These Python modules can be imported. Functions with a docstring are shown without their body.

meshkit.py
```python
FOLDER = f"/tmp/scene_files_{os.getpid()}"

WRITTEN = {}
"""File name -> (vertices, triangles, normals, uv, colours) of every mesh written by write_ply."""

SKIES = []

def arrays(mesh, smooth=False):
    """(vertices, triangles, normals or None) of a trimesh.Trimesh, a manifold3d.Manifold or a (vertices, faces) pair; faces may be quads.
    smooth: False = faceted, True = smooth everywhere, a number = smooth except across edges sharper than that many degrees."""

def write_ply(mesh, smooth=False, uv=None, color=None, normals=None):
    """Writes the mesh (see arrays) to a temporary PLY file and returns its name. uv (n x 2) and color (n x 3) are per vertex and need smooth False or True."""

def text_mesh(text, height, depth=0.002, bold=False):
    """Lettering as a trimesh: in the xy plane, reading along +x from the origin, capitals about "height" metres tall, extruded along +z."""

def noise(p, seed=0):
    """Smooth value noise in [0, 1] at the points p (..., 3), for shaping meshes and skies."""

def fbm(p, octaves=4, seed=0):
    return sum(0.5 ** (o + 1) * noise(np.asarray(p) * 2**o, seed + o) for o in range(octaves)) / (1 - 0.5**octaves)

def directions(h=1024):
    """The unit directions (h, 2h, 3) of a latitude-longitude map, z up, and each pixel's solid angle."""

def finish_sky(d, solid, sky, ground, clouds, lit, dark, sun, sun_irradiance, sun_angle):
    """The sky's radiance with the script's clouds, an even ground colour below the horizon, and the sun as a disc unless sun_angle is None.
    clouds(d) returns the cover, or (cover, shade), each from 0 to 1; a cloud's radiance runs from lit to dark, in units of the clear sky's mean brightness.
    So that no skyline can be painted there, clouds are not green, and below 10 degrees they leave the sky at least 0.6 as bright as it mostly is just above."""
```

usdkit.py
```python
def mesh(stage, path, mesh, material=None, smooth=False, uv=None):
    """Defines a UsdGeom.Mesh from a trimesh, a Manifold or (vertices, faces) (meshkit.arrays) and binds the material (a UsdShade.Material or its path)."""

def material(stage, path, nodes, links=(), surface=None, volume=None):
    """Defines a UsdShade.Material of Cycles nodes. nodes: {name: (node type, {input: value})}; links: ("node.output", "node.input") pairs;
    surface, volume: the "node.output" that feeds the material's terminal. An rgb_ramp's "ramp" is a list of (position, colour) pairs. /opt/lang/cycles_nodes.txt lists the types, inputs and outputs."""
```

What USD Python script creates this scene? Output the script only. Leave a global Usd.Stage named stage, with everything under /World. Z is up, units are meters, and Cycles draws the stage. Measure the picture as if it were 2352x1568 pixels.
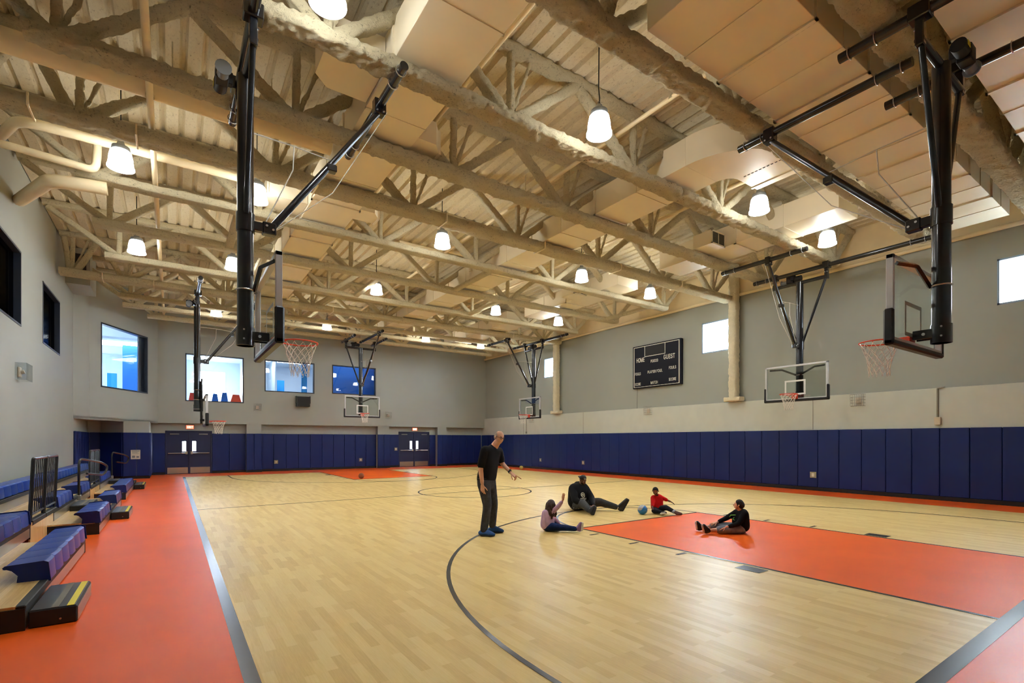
import math, random
import numpy as np
import trimesh
import manifold3d as m3
import meshkit, usdkit
from pxr import Usd, UsdGeom, UsdLux, UsdShade, Sdf, Gf
from shapely.geometry import Polygon, box as sbox

random.seed(7)
rng = np.random.default_rng(7)
stage = Usd.Stage.CreateInMemory()
UsdGeom.SetStageUpAxis(stage, 'Z')
UsdGeom.SetStageMetersPerUnit(stage, 1.0)
UsdGeom.Xform.Define(stage, '/World')
UsdGeom.Scope.Define(stage, '/World/Looks')

# ------------------------------------------------------------------ camera, sky, exposure
CAMX, CAMY, CAMZ, YAW, FPX, HZ = -8.212, -1.240, 1.675, 0.6022, 1137.4, 1010.4
cam = UsdGeom.Camera.Define(stage, '/World/camera')
cam.CreateHorizontalApertureAttr(36.0)
cam.CreateVerticalApertureAttr(24.0)
cam.CreateFocalLengthAttr(36.0 * FPX / 2352.0)
cam.CreateVerticalApertureOffsetAttr((HZ - 784.0) * 36.0 / 2352.0)
cam.CreateClippingRangeAttr((0.05, 500.0))
cam.CreateExposureAttr(1.95)
_c = UsdGeom.Xformable(cam)
_c.AddTranslateOp().Set((CAMX, CAMY, CAMZ))
_c.AddRotateZOp().Set(-math.degrees(YAW))
_c.AddRotateXOp().Set(90.0)
dome = UsdLux.DomeLight.Define(stage, '/World/sky')
dome.CreateIntensityAttr(11.0)
dome.CreateColorAttr(Gf.Vec3f(0.86, 0.94, 1.0))
LAMP_SHADE, LAMP_LENS, ROOM_PANEL = 9.0, 95.0, 3.5

# ------------------------------------------------------------------ materials
def L(r, g, b):  # 8 bit sRGB to linear
    return tuple(((c / 255 / 12.92) if c / 255 <= 0.04045 else ((c / 255 + 0.055) / 1.055) ** 2.4) for c in (r, g, b))
def mat(name, nodes, links, surface='p.BSDF'):
    return usdkit.material(stage, '/World/Looks/' + name, nodes, links, surface=surface)
def plain(name, col, rough=0.5, metal=0.0, spec=0.5, bump=0, bscale=60, var=0.0, vscale=3.0, bdist=0.01, coat=0.0):
    nodes = {'p': ('principled_bsdf', {'base_color': col, 'roughness': rough, 'metallic': metal, 'specular_ior_level': spec, 'coat_weight': coat})}
    links = []
    if bump or var:
        nodes['t'] = ('texture_coordinate', {}); nodes['g'] = ('geometry', {})
    if bump:
        nodes['n'] = ('noise_texture', {'scale': bscale, 'detail': 5.0, 'roughness': 0.65})
        nodes['b'] = ('bump', {'strength': bump, 'distance': bdist})
        links += [('g.position', 'n.vector'), ('n.fac', 'b.height'), ('b.normal', 'p.normal')]
    if var:
        nodes['v'] = ('noise_texture', {'scale': vscale, 'detail': 4.0})
        nodes['r'] = ('rgb_ramp', {'ramp': [(0.3, tuple(c * (1 - var) for c in col)), (0.7, tuple(min(1, c * (1 + var)) for c in col))]})
        links += [('g.position', 'v.vector'), ('v.fac', 'r.fac'), ('r.color', 'p.base_color')]
    return mat(name, nodes, links)
M = {}
M['wall'] = plain('wall_paint', L(160, 164, 157), 0.55, var=0.02, vscale=0.8, bump=0.15, bscale=120, bdist=0.002)
M['masonry'] = plain('painted_masonry', L(202, 206, 198), 0.5, var=0.03, vscale=2.0, bump=0.35, bscale=25, bdist=0.004)
M['tan'] = plain('tan_paint', L(228, 210, 172), 0.6, var=0.03, vscale=3)
M['deck'] = mat('sprayed_deck', {'g': ('geometry', {}), 'mp': ('mapping', {'scale': (1.0, 0.5, 1.0)}),
    'n': ('noise_texture', {'scale': 24.0, 'detail': 8.0, 'roughness': 0.8}), 'n2': ('noise_texture', {'scale': 45.0, 'detail': 6.0, 'roughness': 0.75}),
    'r': ('rgb_ramp', {'ramp': [(0.30, L(146, 120, 84)), (0.43, L(232, 216, 182)), (0.8, L(240, 227, 196))]}),
    'b': ('bump', {'strength': 1.0, 'distance': 0.03}), 'p': ('principled_bsdf', {'roughness': 0.9, 'specular_ior_level': 0.1})},
    [('g.position', 'mp.vector'), ('mp.vector', 'n.vector'), ('g.position', 'n2.vector'), ('n.fac', 'r.fac'), ('r.color', 'p.base_color'), ('n2.fac', 'b.height'), ('b.normal', 'p.normal')])
M['spray'] = mat('sprayed_fireproofing', {'g': ('geometry', {}), 'mp': ('mapping', {'scale': (0.8, 1.0, 1.0)}),
    'n': ('noise_texture', {'scale': 30.0, 'detail': 6.0, 'roughness': 0.85}), 'n2': ('noise_texture', {'scale': 30.0, 'detail': 6.0, 'roughness': 0.85}),
    'n3': ('noise_texture', {'scale': 6.0, 'detail': 6.0, 'roughness': 0.75}), 'mx': ('mix_float', {'fac': .25}),
    'r': ('rgb_ramp', {'ramp': [(0.34, L(110, 86, 58)), (0.455, L(238, 222, 182)), (0.75, L(246, 233, 200))]}),
    'b': ('bump', {'strength': 1.0, 'distance': 0.07}), 'p': ('principled_bsdf', {'roughness': 0.9, 'specular_ior_level': 0.1})},
    [('g.position', 'mp.vector'), ('mp.vector', 'n.vector'), ('mp.vector', 'n2.vector'), ('mp.vector', 'n3.vector'), ('n.fac', 'mx.a'), ('n3.fac', 'mx.b'), ('mx.result', 'r.fac'), ('r.color', 'p.base_color'), ('n2.fac', 'b.height'), ('b.normal', 'p.normal')])
M['duct'] = plain('duct_paint', L(230, 218, 192), 0.45, var=0.02, vscale=2)
M['slot'] = plain('duct_slot_black', L(40, 34, 26), 0.8)
M['grille'] = plain('grille_grey', L(120, 114, 100), 0.5)
M['black'] = plain('black_powder_coat', L(20, 21, 25), 0.22, coat=0.3)
M['blackmatte'] = plain('black_matte', L(18, 18, 20), 0.6)
M['rubber'] = plain('black_rubber_base', L(14, 13, 13), 0.5)
M['padfoam'] = plain('black_board_padding', L(22, 23, 28), 0.4)
M['pad'] = plain('navy_vinyl_pad', L(9, 32, 96), 0.5, spec=.35, bump=0.15, bscale=8, bdist=0.01)
M['navydoor'] = plain('navy_door_paint', L(24, 32, 74), 0.45)
M['steel'] = plain('brushed_steel', L(190, 185, 175), 0.28, metal=1.0)
M['zinc'] = plain('zinc_bolt', L(200, 200, 200), 0.3, metal=1.0)
M['alu'] = plain('aluminium_frame', L(206, 208, 212), 0.4, metal=0.2)
M['white'] = plain('white_paint', L(232, 232, 230), 0.5)
M['whitecord'] = plain('white_nylon_cord', L(236, 230, 222), 0.8)
M['rim'] = plain('orange_rim_paint', L(226, 66, 30), 0.35)
M['red'] = plain('red_plastic', L(200, 40, 25), 0.4)
M['seatblue'] = plain('blue_moulded_seat', L(4, 58, 150), 0.3, spec=.3)
M['grey'] = plain('grey_metal', L(126, 128, 130), 0.4, metal=0.4)
M['galv'] = plain('galvanised_riser', L(176, 172, 160), 0.3, metal=0.7)
M['darkframe'] = plain('dark_window_frame', L(32, 40, 56), 0.4)
M['bluealu'] = plain('pale_blue_window_frame', L(150, 175, 205), 0.4)
M['dark'] = plain('dark_room', L(26, 25, 26), 0.8)
M['yellow'] = plain('yellow_nosing', L(226, 206, 30), 0.5)
M['grip'] = plain('grey_grip_strip', L(118, 112, 100), 0.8)
M['steptop'] = plain('charcoal_step', L(44, 48, 54), 0.35)
M['score'] = plain('scoreboard_navy', L(16, 18, 32), 0.5, spec=.2)
M['print'] = plain('white_print', L(215, 215, 205), 0.6)
M['lens'] = mat('lamp_lens', {'e': ('emission', {'color': (0.91, 0.985, 1.0), 'strength': LAMP_LENS})}, [], 'e.emission')
M['shade'] = mat('lamp_shade_acrylic', {'e': ('emission', {'color': (0.93, 0.985, 1.0), 'strength': LAMP_SHADE}), 'd': ('principled_bsdf', {'base_color': (.9, .9, .9), 'roughness': .3}), 'a': ('add_closure', {})},
                 [('e.emission', 'a.closure1'), ('d.BSDF', 'a.closure2')], 'a.closure')
M['panel'] = mat('room_light_panel', {'e': ('emission', {'color': (0.9, 0.96, 1.0), 'strength': ROOM_PANEL})}, [], 'e.emission')
M['exit'] = mat('exit_sign_red', {'e': ('emission', {'color': (1.0, 0.10, 0.05), 'strength': 1.3})}, [], 'e.emission')
M['exitlit'] = mat('exit_letter_lit', {'e': ('emission', {'color': (1.0, 0.45, 0.35), 'strength': 1.8})}, [], 'e.emission')
def glass(name, tint, f=0.12, rough=0.02):
    return mat(name, {'t': ('transparent_bsdf', {'color': tint}), 'g': ('glossy_bsdf', {'color': (1, 1, 1), 'roughness': rough}), 'f': ('fresnel', {'IOR': 1.45}), 'gm': ('geometry', {}), 'ff': ('mix_float', {'b': 0.0}), 'm': ('mix_closure', {})},
               [('gm.backfacing', 'ff.fac'), ('f.fac', 'ff.a'), ('ff.result', 'm.fac'), ('t.BSDF', 'm.closure1'), ('g.BSDF', 'm.closure2')], 'm.closure')
M['pane'] = glass('window_glass', (0.93, 0.96, 0.98))
M['boardglass'] = mat('backboard_glass', {'t': ('transparent_bsdf', {'color': (.92, .95, .94)}), 'g': ('glossy_bsdf', {'color': (1, 1, 1), 'roughness': .02}), 'm': ('mix_closure', {'fac': .07})}, [('t.BSDF', 'm.closure1'), ('g.BSDF', 'm.closure2')], 'm.closure')
M['spraywhite'] = plain('cream_sprayed_column', L(226, 216, 190), .85, bump=.8, bscale=24, bdist=.03, var=.05, vscale=6)
M['darkpane'] = mat('dark_room_glass', {'t': ('transparent_bsdf', {'color': (.5, .5, .52)}), 'g': ('glossy_bsdf', {'color': (1, 1, 1), 'roughness': .05}), 'm': ('mix_closure', {'fac': .02})}, [('t.BSDF', 'm.closure1'), ('g.BSDF', 'm.closure2')], 'm.closure')
M['plexi'] = glass('clear_guard', (0.9, 0.92, 0.93))
M['roomwhite'] = plain('room_white', L(214, 226, 238), 0.7)
M['roomblue'] = plain('room_blue', L(0, 96, 190), 0.6)
M['roomcyan'] = plain('room_cyan', L(20, 140, 215), 0.6)
M['speaker'] = plain('speaker_black', L(20, 20, 22), 0.6)
M['device'] = plain('device_ivory', L(214, 204, 186), 0.5)
M['wire'] = plain('guard_wire', L(160, 160, 155), 0.4, metal=0.6)
M['cable'] = plain('steel_cable', L(196, 190, 178), 0.5)
M['conduit'] = plain('grey_conduit', L(140, 138, 128), 0.5)
def plankmat(name, cols, scale_u, rough, rot=math.pi / 2, seg=1.1, roww=0.075, bump=True):
    nodes = {'g': ('geometry', {}), 'mp': ('mapping', {'rotation': (0, 0, rot)}),
        'b1': ('brick_texture', {'offset': 0.37, 'offset_frequency': 2, 'color1': (0, 0, 0), 'color2': (1, 1, 1), 'mortar': (0.45, 0.45, 0.45), 'scale': 1.0, 'mortar_size': 0.0008, 'mortar_smooth': 0.2, 'bias': 0.0, 'brick_width': seg, 'row_height': roww}),
        'mg': ('mapping', {'scale': (2.2, 34.0, 1.0)}), 'n': ('noise_texture', {'scale': 2.2, 'detail': 6.0, 'roughness': 0.6, 'distortion': 0.6}),
        'mx': ('mix_float', {'fac': 0.58}), 'r': ('rgb_ramp', {'ramp': [(0.1, cols[0]), (0.5, cols[1]), (0.9, cols[2])]}),
        'n3': ('noise_texture', {'scale': 90.0, 'detail': 3.0}), 'bp': ('bump', {'strength': 0.06, 'distance': 0.002}),
        'p': ('principled_bsdf', {'roughness': rough, 'specular_ior_level': 0.26})}
    links = [('g.position', 'mp.vector'), ('mp.vector', 'b1.vector'), ('mp.vector', 'mg.vector'), ('mg.vector', 'n.vector'), ('b1.color', 'mx.a'), ('n.fac', 'mx.b'),
             ('mx.result', 'r.fac'), ('r.color', 'p.base_color'), ('g.position', 'n3.vector'), ('n3.fac', 'bp.height'), ('bp.normal', 'p.normal')]
    return mat(name, nodes, links)
M['wood'] = plankmat('wood_print_court', [L(206, 170, 100), L(226, 195, 124), L(236, 210, 144)], 1, 0.4, rot=math.pi / 2, seg=0.62, roww=0.08)
M['bleachwood'] = plankmat('bleacher_wood', [L(190, 150, 92), L(222, 186, 122), L(238, 210, 150)], 1, 0.25, seg=3.0, roww=0.05)
def courtpaint(name, col, rough, spec=.2):
    return mat(name, {'g': ('geometry', {}), 'n': ('noise_texture', {'scale': 0.9, 'detail': 3.0}), 'r': ('rgb_ramp', {'ramp': [(0.3, tuple(c * .93 for c in col)), (0.7, tuple(min(1, c * 1.06) for c in col))]}),
        'n3': ('noise_texture', {'scale': 70.0, 'detail': 3.0}), 'bp': ('bump', {'strength': 0.08, 'distance': 0.002}), 'p': ('principled_bsdf', {'roughness': rough, 'specular_ior_level': spec})},
        [('g.position', 'n.vector'), ('n.fac', 'r.fac'), ('r.color', 'p.base_color'), ('g.position', 'n3.vector'), ('n3.fac', 'bp.height'), ('bp.normal', 'p.normal')])
M['orange'] = courtpaint('orange_border', L(232, 92, 22), 0.4)
M['key'] = courtpaint('orange_key', L(238, 100, 26), 0.42, .1)
M['line'] = plain('black_court_line', L(24, 24, 27), 0.25)
def skinmat(n, c): return plain(n, c, 0.5, var=0.06, vscale=20)
def cloth(n, c, var=0.12): return plain(n, c, 0.85, var=var, vscale=14, bump=0.4, bscale=40, bdist=0.006, spec=0.2)

# ------------------------------------------------------------------ helpers
used = {}
def numbered(path):
    n = used.get(path, -1) + 1; used[path] = n
    return path if n == 0 else f'{path}_{n:03d}'
def pathof(p): return str(p.GetPath()) if p is not None else '/World'
def tag(p, label=None, cat=None, group=None, kind=None):
    p = p.GetPrim() if hasattr(p, 'GetPrim') else p
    for k, v in (('label', label), ('category', cat), ('group', group), ('kind', kind)):
        if v: p.SetCustomDataByKey(k, v)
    return p
def cat(ms):
    ms = [x for x in ms if x is not None]
    return trimesh.util.concatenate(ms) if len(ms) > 1 else ms[0]
def obj(name, mesh, m, parent=None, smooth=False, **kw):
    if isinstance(mesh, (list,)): mesh = cat(mesh)
    path = numbered(pathof(parent) + '/' + name)
    p = usdkit.mesh(stage, path, mesh, M[m] if isinstance(m, str) else m, smooth=smooth).GetPrim()
    if kw: tag(p, **kw)
    return p
def thing(name, label=None, category=None, loc=(0, 0, 0), rotz=0.0, group=None, kind=None):
    x = UsdGeom.Xform.Define(stage, numbered('/World/' + name))
    x.AddTranslateOp().Set(Gf.Vec3d(*map(float, loc))); x.AddRotateZOp().Set(math.degrees(rotz))
    return tag(x, label, category, group, kind)
def part(name, parent):
    return UsdGeom.Xform.Define(stage, numbered(pathof(parent) + '/' + name)).GetPrim()
def dup(src, name, label, loc, rotz=0.0):
    was = src.GetCustomData()
    r = thing(name, label, was.get('category'), loc, rotz, was.get('group'))
    r.GetReferences().AddInternalReference(src.GetPath()); r.SetInstanceable(True)
    return r
def box(x0, x1, y0, y1, z0, z1):
    b = trimesh.creation.box([abs(x1 - x0), abs(y1 - y0), abs(z1 - z0)])
    b.apply_translation([(x0 + x1) / 2, (y0 + y1) / 2, (z0 + z1) / 2]); return b
def cbox(x0, x1, y0, y1, z0, z1, c=0.01):
    x0, x1 = sorted((x0, x1)); y0, y1 = sorted((y0, y1)); z0, z1 = sorted((z0, z1))
    c = min(c, (x1 - x0) * .45, (y1 - y0) * .45, (z1 - z0) * .45)
    pts = []
    for sx in (0, 1):
        for sy in (0, 1):
            for sz in (0, 1):
                X, Y, Z = (x0, x1)[sx], (y0, y1)[sy], (z0, z1)[sz]
                ix, iy, iz = (c if not sx else -c), (c if not sy else -c), (c if not sz else -c)
                pts += [(X, Y + iy, Z + iz), (X + ix, Y, Z + iz), (X + ix, Y + iy, Z)]
    return trimesh.convex.convex_hull(np.array(pts))
def cyl(p0, p1, r, n=12, r1=None):
    p0, p1 = np.array(p0, float), np.array(p1, float); r1 = r if r1 is None else r1
    t = p1 - p0; t /= np.linalg.norm(t)
    a = np.cross(t, [0, 0, 1.0] if abs(t[2]) < .9 else [1.0, 0, 0]); a /= np.linalg.norm(a); b = np.cross(t, a)
    an = np.arange(n) * 2 * np.pi / n
    ring = np.cos(an)[:, None] * a + np.sin(an)[:, None] * b
    v = np.vstack([p0 + ring * r, p1 + ring * r1, [p0], [p1]])
    f = []
    for i in range(n):
        j = (i + 1) % n
        f += [[i, j, n + j], [i, n + j, n + i], [2 * n, j, i], [2 * n + 1, n + i, n + j]]
    mm = trimesh.Trimesh(v, np.array(f), process=False)
    if mm.volume < 0: mm.invert()
    return mm
def sweep(pts, r, n=8, closed=False):
    p = np.array(pts, float)
    if closed: t = np.roll(p, -1, 0) - np.roll(p, 1, 0)
    else: t = np.gradient(p, axis=0)
    t /= np.linalg.norm(t, axis=1, keepdims=True) + 1e-12
    a = np.cross(t[0], [0, 0, 1.0] if abs(t[0][2]) < .9 else [1.0, 0, 0]); a /= np.linalg.norm(a)
    an = np.arange(n) * 2 * np.pi / n; V = []
    for i in range(len(p)):
        a = a - t[i] * (a @ t[i]); a /= np.linalg.norm(a) + 1e-12; b = np.cross(t[i], a)
        rr = r[i] if np.ndim(r) else r
        V.append(p[i] + rr * (np.cos(an)[:, None] * a + np.sin(an)[:, None] * b))
    V = np.vstack(V); F = []; k = len(p)
    for i in range(k if closed else k - 1):
        i2 = (i + 1) % k
        for j in range(n):
            j2 = (j + 1) % n
            F += [[i * n + j, i * n + j2, i2 * n + j2], [i * n + j, i2 * n + j2, i2 * n + j]]
    if not closed:
        V = np.vstack([V, p[:1], p[-1:]])
        for j in range(n):
            j2 = (j + 1) % n
            F += [[k * n, j2, j], [k * n + 1, (k - 1) * n + j, (k - 1) * n + j2]]
    mm = trimesh.Trimesh(V, np.array(F), process=False)
    if mm.volume < 0: mm.invert()
    return mm
def bend(pts, rad, n=6):
    """rounds the corners of a polyline"""
    p = [np.array(q, float) for q in pts]; out = [p[0]]
    for i in range(1, len(p) - 1):
        u, w = p[i - 1] - p[i], p[i + 1] - p[i]
        rr = min(rad, np.linalg.norm(u) * .45, np.linalg.norm(w) * .45)
        u, w = u / np.linalg.norm(u) * rr, w / np.linalg.norm(w) * rr
        for k in range(n + 1):
            s = k / n; out.append(p[i] + u * (1 - s) ** 2 + w * s ** 2)
    out.append(p[-1]); return np.array(out)
def lathe(profile, n=24, at=(0, 0, 0)):
    mm = trimesh.creation.revolve(np.array(profile, float), sections=n)
    mm.apply_translation(at)
    if mm.volume < 0: mm.invert()
    return mm
def prism(poly2d, axis, a0, a1):
    """extrudes a polygon of (u, v) along an axis: axis x: (y, z); y: (x, z); z: (x, y)"""
    mm = trimesh.creation.extrude_polygon(Polygon(poly2d), a1 - a0, engine='earcut')
    v = mm.vertices.copy(); u, w, h = v[:, 0], v[:, 1], v[:, 2] + a0
    mm.vertices = np.stack({'x': (h, u, w), 'y': (u, h, w), 'z': (u, w, h)}[axis], 1)
    if mm.volume < 0: mm.invert()
    return mm
def wallslab(axis, c0, c1, a0, a1, z0, z1, holes):
    """a slab with rectangular holes; axis 'x': plane x in c0..c1, a = y; axis 'y': a = x"""
    A = sorted({a0, a1, *[h[0] for h in holes], *[h[1] for h in holes]}); Z = sorted({z0, z1, *[h[2] for h in holes], *[h[3] for h in holes]})
    A = [a for a in A if a0 <= a <= a1]; Z = [z for z in Z if z0 <= z <= z1]
    poly = sbox(a0, z0, a1, z1)
    for h in holes: poly = poly.difference(sbox(h[0], h[2], h[1], h[3]))
    ms = []
    for g in getattr(poly, 'geoms', [poly]):
        mm = trimesh.creation.extrude_polygon(g, abs(c1 - c0), engine='earcut')
        v = mm.vertices.copy(); lo = min(c0, c1)
        mm.vertices = np.stack((v[:, 2] + lo, v[:, 0], v[:, 1]), 1) if axis == 'x' else np.stack((v[:, 0], v[:, 2] + lo, v[:, 1]), 1)
        if mm.volume < 0: mm.invert()
        ms.append(mm)
    return cat(ms)
def rot(mm, ang, about=(0, 0, 0)):
    mm = mm.copy(); mm.apply_transform(trimesh.transformations.rotation_matrix(ang, [0, 0, 1], about)); return mm
def move(mm, d): mm = mm.copy(); mm.apply_translation(d); return mm
def lumpy(p0, p1, w, h, seg, amp, seed, corner=0.35, updir=(0, 0, 1), fine=0):
    """a sprayed bar: rounded rectangular section, lumpy with noise"""
    p0, p1 = np.array(p0, float), np.array(p1, float); Ln = np.linalg.norm(p1 - p0); t = (p1 - p0) / Ln
    up = np.array(updir, float); up = up - t * (up @ t); up /= np.linalg.norm(up); sd = np.cross(t, up)
    sec = []
    for (sx, sy) in ((1, 1), (-1, 1), (-1, -1), (1, -1)):
        for k in range(3):
            a = math.atan2(sy, sx) + (k - 1) * math.pi / 5
            c = min(w, h) * corner
            sec.append((sx * (w / 2 - c) + c * math.cos(a), sy * (h / 2 - c) + c * math.sin(a)))
    if fine:   # even points round the section, for the sprayed stipple
        ring = np.array(sec + sec[:1]); dl = np.r_[0, np.cumsum(np.linalg.norm(np.diff(ring, axis=0), axis=1))]
        u_ = np.linspace(0, dl[-1], max(12, int(dl[-1] / fine)) + 1)[:-1]
        sec = np.stack([np.interp(u_, dl, ring[:, 0]), np.interp(u_, dl, ring[:, 1])], 1)
    sec = np.array(sec); n = len(sec); k = max(2, int(Ln / seg))
    s = np.linspace(0, Ln, k + 1)
    off = sec[:, 0][:, None] * sd + sec[:, 1][:, None] * up
    V = (p0 + s[:, None] * t)[:, None, :] + off[None]
    V = V.reshape(-1, 3)
    d = np.tile(off, (k + 1, 1)); d /= np.linalg.norm(d, axis=1, keepdims=True)
    q = V + seed * 3.7
    nz = (meshkit.fbm(q * 4.0, 2, seed) - .5) * 1.5 + (meshkit.noise(q * 14.0, seed + 3) - .5) * 1.3
    if fine: nz = nz + ((meshkit.noise(q * 30.0, seed + 5) - .5) * 1.0 + (meshkit.noise(q * 55.0, seed + 6) - .5) * .6) * .020 / amp
    V = V + d * (nz * amp)[:, None]
    F = []
    for i in range(k):
        for j in range(n):
            j2 = (j + 1) % n
            F += [[i * n + j, i * n + j2, (i + 1) * n + j2], [i * n + j, (i + 1) * n + j2, (i + 1) * n + j]]
    V = np.vstack([V, [p0], [p1]]); a, b = len(V) - 2, len(V) - 1
    for j in range(n):
        j2 = (j + 1) % n; F += [[a, j2, j], [b, k * n + j, k * n + j2]]
    mm = trimesh.Trimesh(V, np.array(F), process=False)
    if mm.volume < 0: mm.invert()
    return mm
def text(s, h, m, parent, origin, xdir, zdir=(0, 0, 1), name='lettering', depth=0.003, width=None, bold=True):
    tm = meshkit.text_mesh(s, h, depth, bold=bold); v = tm.vertices.copy()
    if width: v[:, 0] *= width / v[:, 0].max()
    x, z = np.array(xdir, float), np.array(zdir, float); y = np.cross(x, z) * 1.0
    out = np.cross(x, z)   # outward normal
    tm.vertices = np.array(origin) + v[:, :1] * x + v[:, 1:2] * z + v[:, 2:3] * out
    if tm.volume < 0: tm.invert()
    return obj(name, tm, m, parent)

# ------------------------------------------------------------------ setting: floor
COURT_L, XL, XR = 25.68, -7.70, 7.93
fl = tag(UsdGeom.Xform.Define(stage, numbered('/World/floor')), kind='structure')
obj('court_surface', box(-12.4, 9.9, -3.8, 29.0, -0.2, 0.0), 'wood', fl)
def flat(poly, z, name, m):
    g = poly if hasattr(poly, 'geom_type') else Polygon(poly)
    mm = trimesh.creation.extrude_polygon(g, 0.0012, engine='earcut'); mm.apply_translation((0, 0, z)); return obj(name, mm, m, fl)
flat(sbox(-11.6, -3.6, XL, 28.6), 0.0, 'orange_border', 'orange')
flat(sbox(XR, -3.6, 9.45, 28.6), 0.0, 'orange_border', 'orange')
flat(sbox(XL, COURT_L, XR, 28.6), 0.0, 'orange_border', 'orange')
flat(sbox(XL, -3.6, XR, 0.0), 0.0, 'orange_border', 'orange')
def key(y0, s):
    flat(sbox(-1.83, min(y0, y0 + s * 5.79), 1.83, max(y0, y0 + s * 5.79)), 0.0012, 'key_paint', 'key')
def ln(x0, y0, x1, y1, w=0.05, z=0.0026, name='court_line'):
    d = np.array([x1 - x0, y1 - y0]); d = d / np.linalg.norm(d); nn = np.array([-d[1], d[0]]) * w / 2
    a, b = np.array([x0, y0]), np.array([x1, y1])
    flat([a + nn, b + nn, b - nn, a - nn], z, name, 'line')
def arc(cx, cy, r, a0, a1, w=0.05, z=0.0026, n=72):
    t = np.linspace(a0, a1, n)
    o = [(cx + (r + w / 2) * math.cos(q), cy + (r + w / 2) * math.sin(q)) for q in t]
    i = [(cx + (r - w / 2) * math.cos(q), cy + (r - w / 2) * math.sin(q)) for q in t[::-1]]
    flat(o + i, z, 'court_line', 'line')
key(0, 1); key(COURT_L, -1)
ln(XL - .05, -0.06, XR, -0.06, 0.12); ln(XL - .05, -0.12, XL - .05, COURT_L, 0.10)
ln(XL, COURT_L / 2, XR, COURT_L / 2)
arc(0, COURT_L / 2, 1.83, 0, 2 * math.pi - 1e-4)
for y0, s in ((0, 1), (COURT_L, -1)):
    ft = y0 + s * 5.79
    ln(-1.83, ft, 1.83, ft, z=0.003)
    for sx in (-1, 1):
        ln(sx * 1.83, y0, sx * 1.83, ft)
        o = 1 if sx > 0 else -1
        flat(sbox(min(sx * 1.90, sx * 2.13), min(y0 + s * 2.13, y0 + s * 2.46), max(sx * 1.90, sx * 2.13), max(y0 + s * 2.13, y0 + s * 2.46)), 0.0026, 'block_mark', 'line')
        for q in (3.36, 4.27, 5.18):
            ln(sx * 1.92, y0 + s * q, sx * 2.13, y0 + s * q, name='lane_mark')
    arc(0, ft, 1.83, 0 if s > 0 else math.pi, math.pi if s > 0 else 2 * math.pi)
    by = y0 + s * 1.575
    arc(0, by, 6.02, 0 if s > 0 else math.pi, math.pi if s > 0 else 2 * math.pi)
    for sx in (-1, 1): ln(sx * 6.02, y0, sx * 6.02, by, z=0.0026)

# ------------------------------------------------------------------ setting: ceiling
DECKZ = 8.30
prof = []
x = -11.5
while x < 9.9:
    prof += [(x, DECKZ), (x + .20, DECKZ), (x + .235, DECKZ + .075), (x + .285, DECKZ + .075), (x + .32, DECKZ)]
    x += .32
prof = prof + [(x, DECKZ + .25), (-11.5, DECKZ + .25)]
obj('ceiling', prism(prof, 'y', -3.8, 28.8), 'deck', kind='structure')

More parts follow.
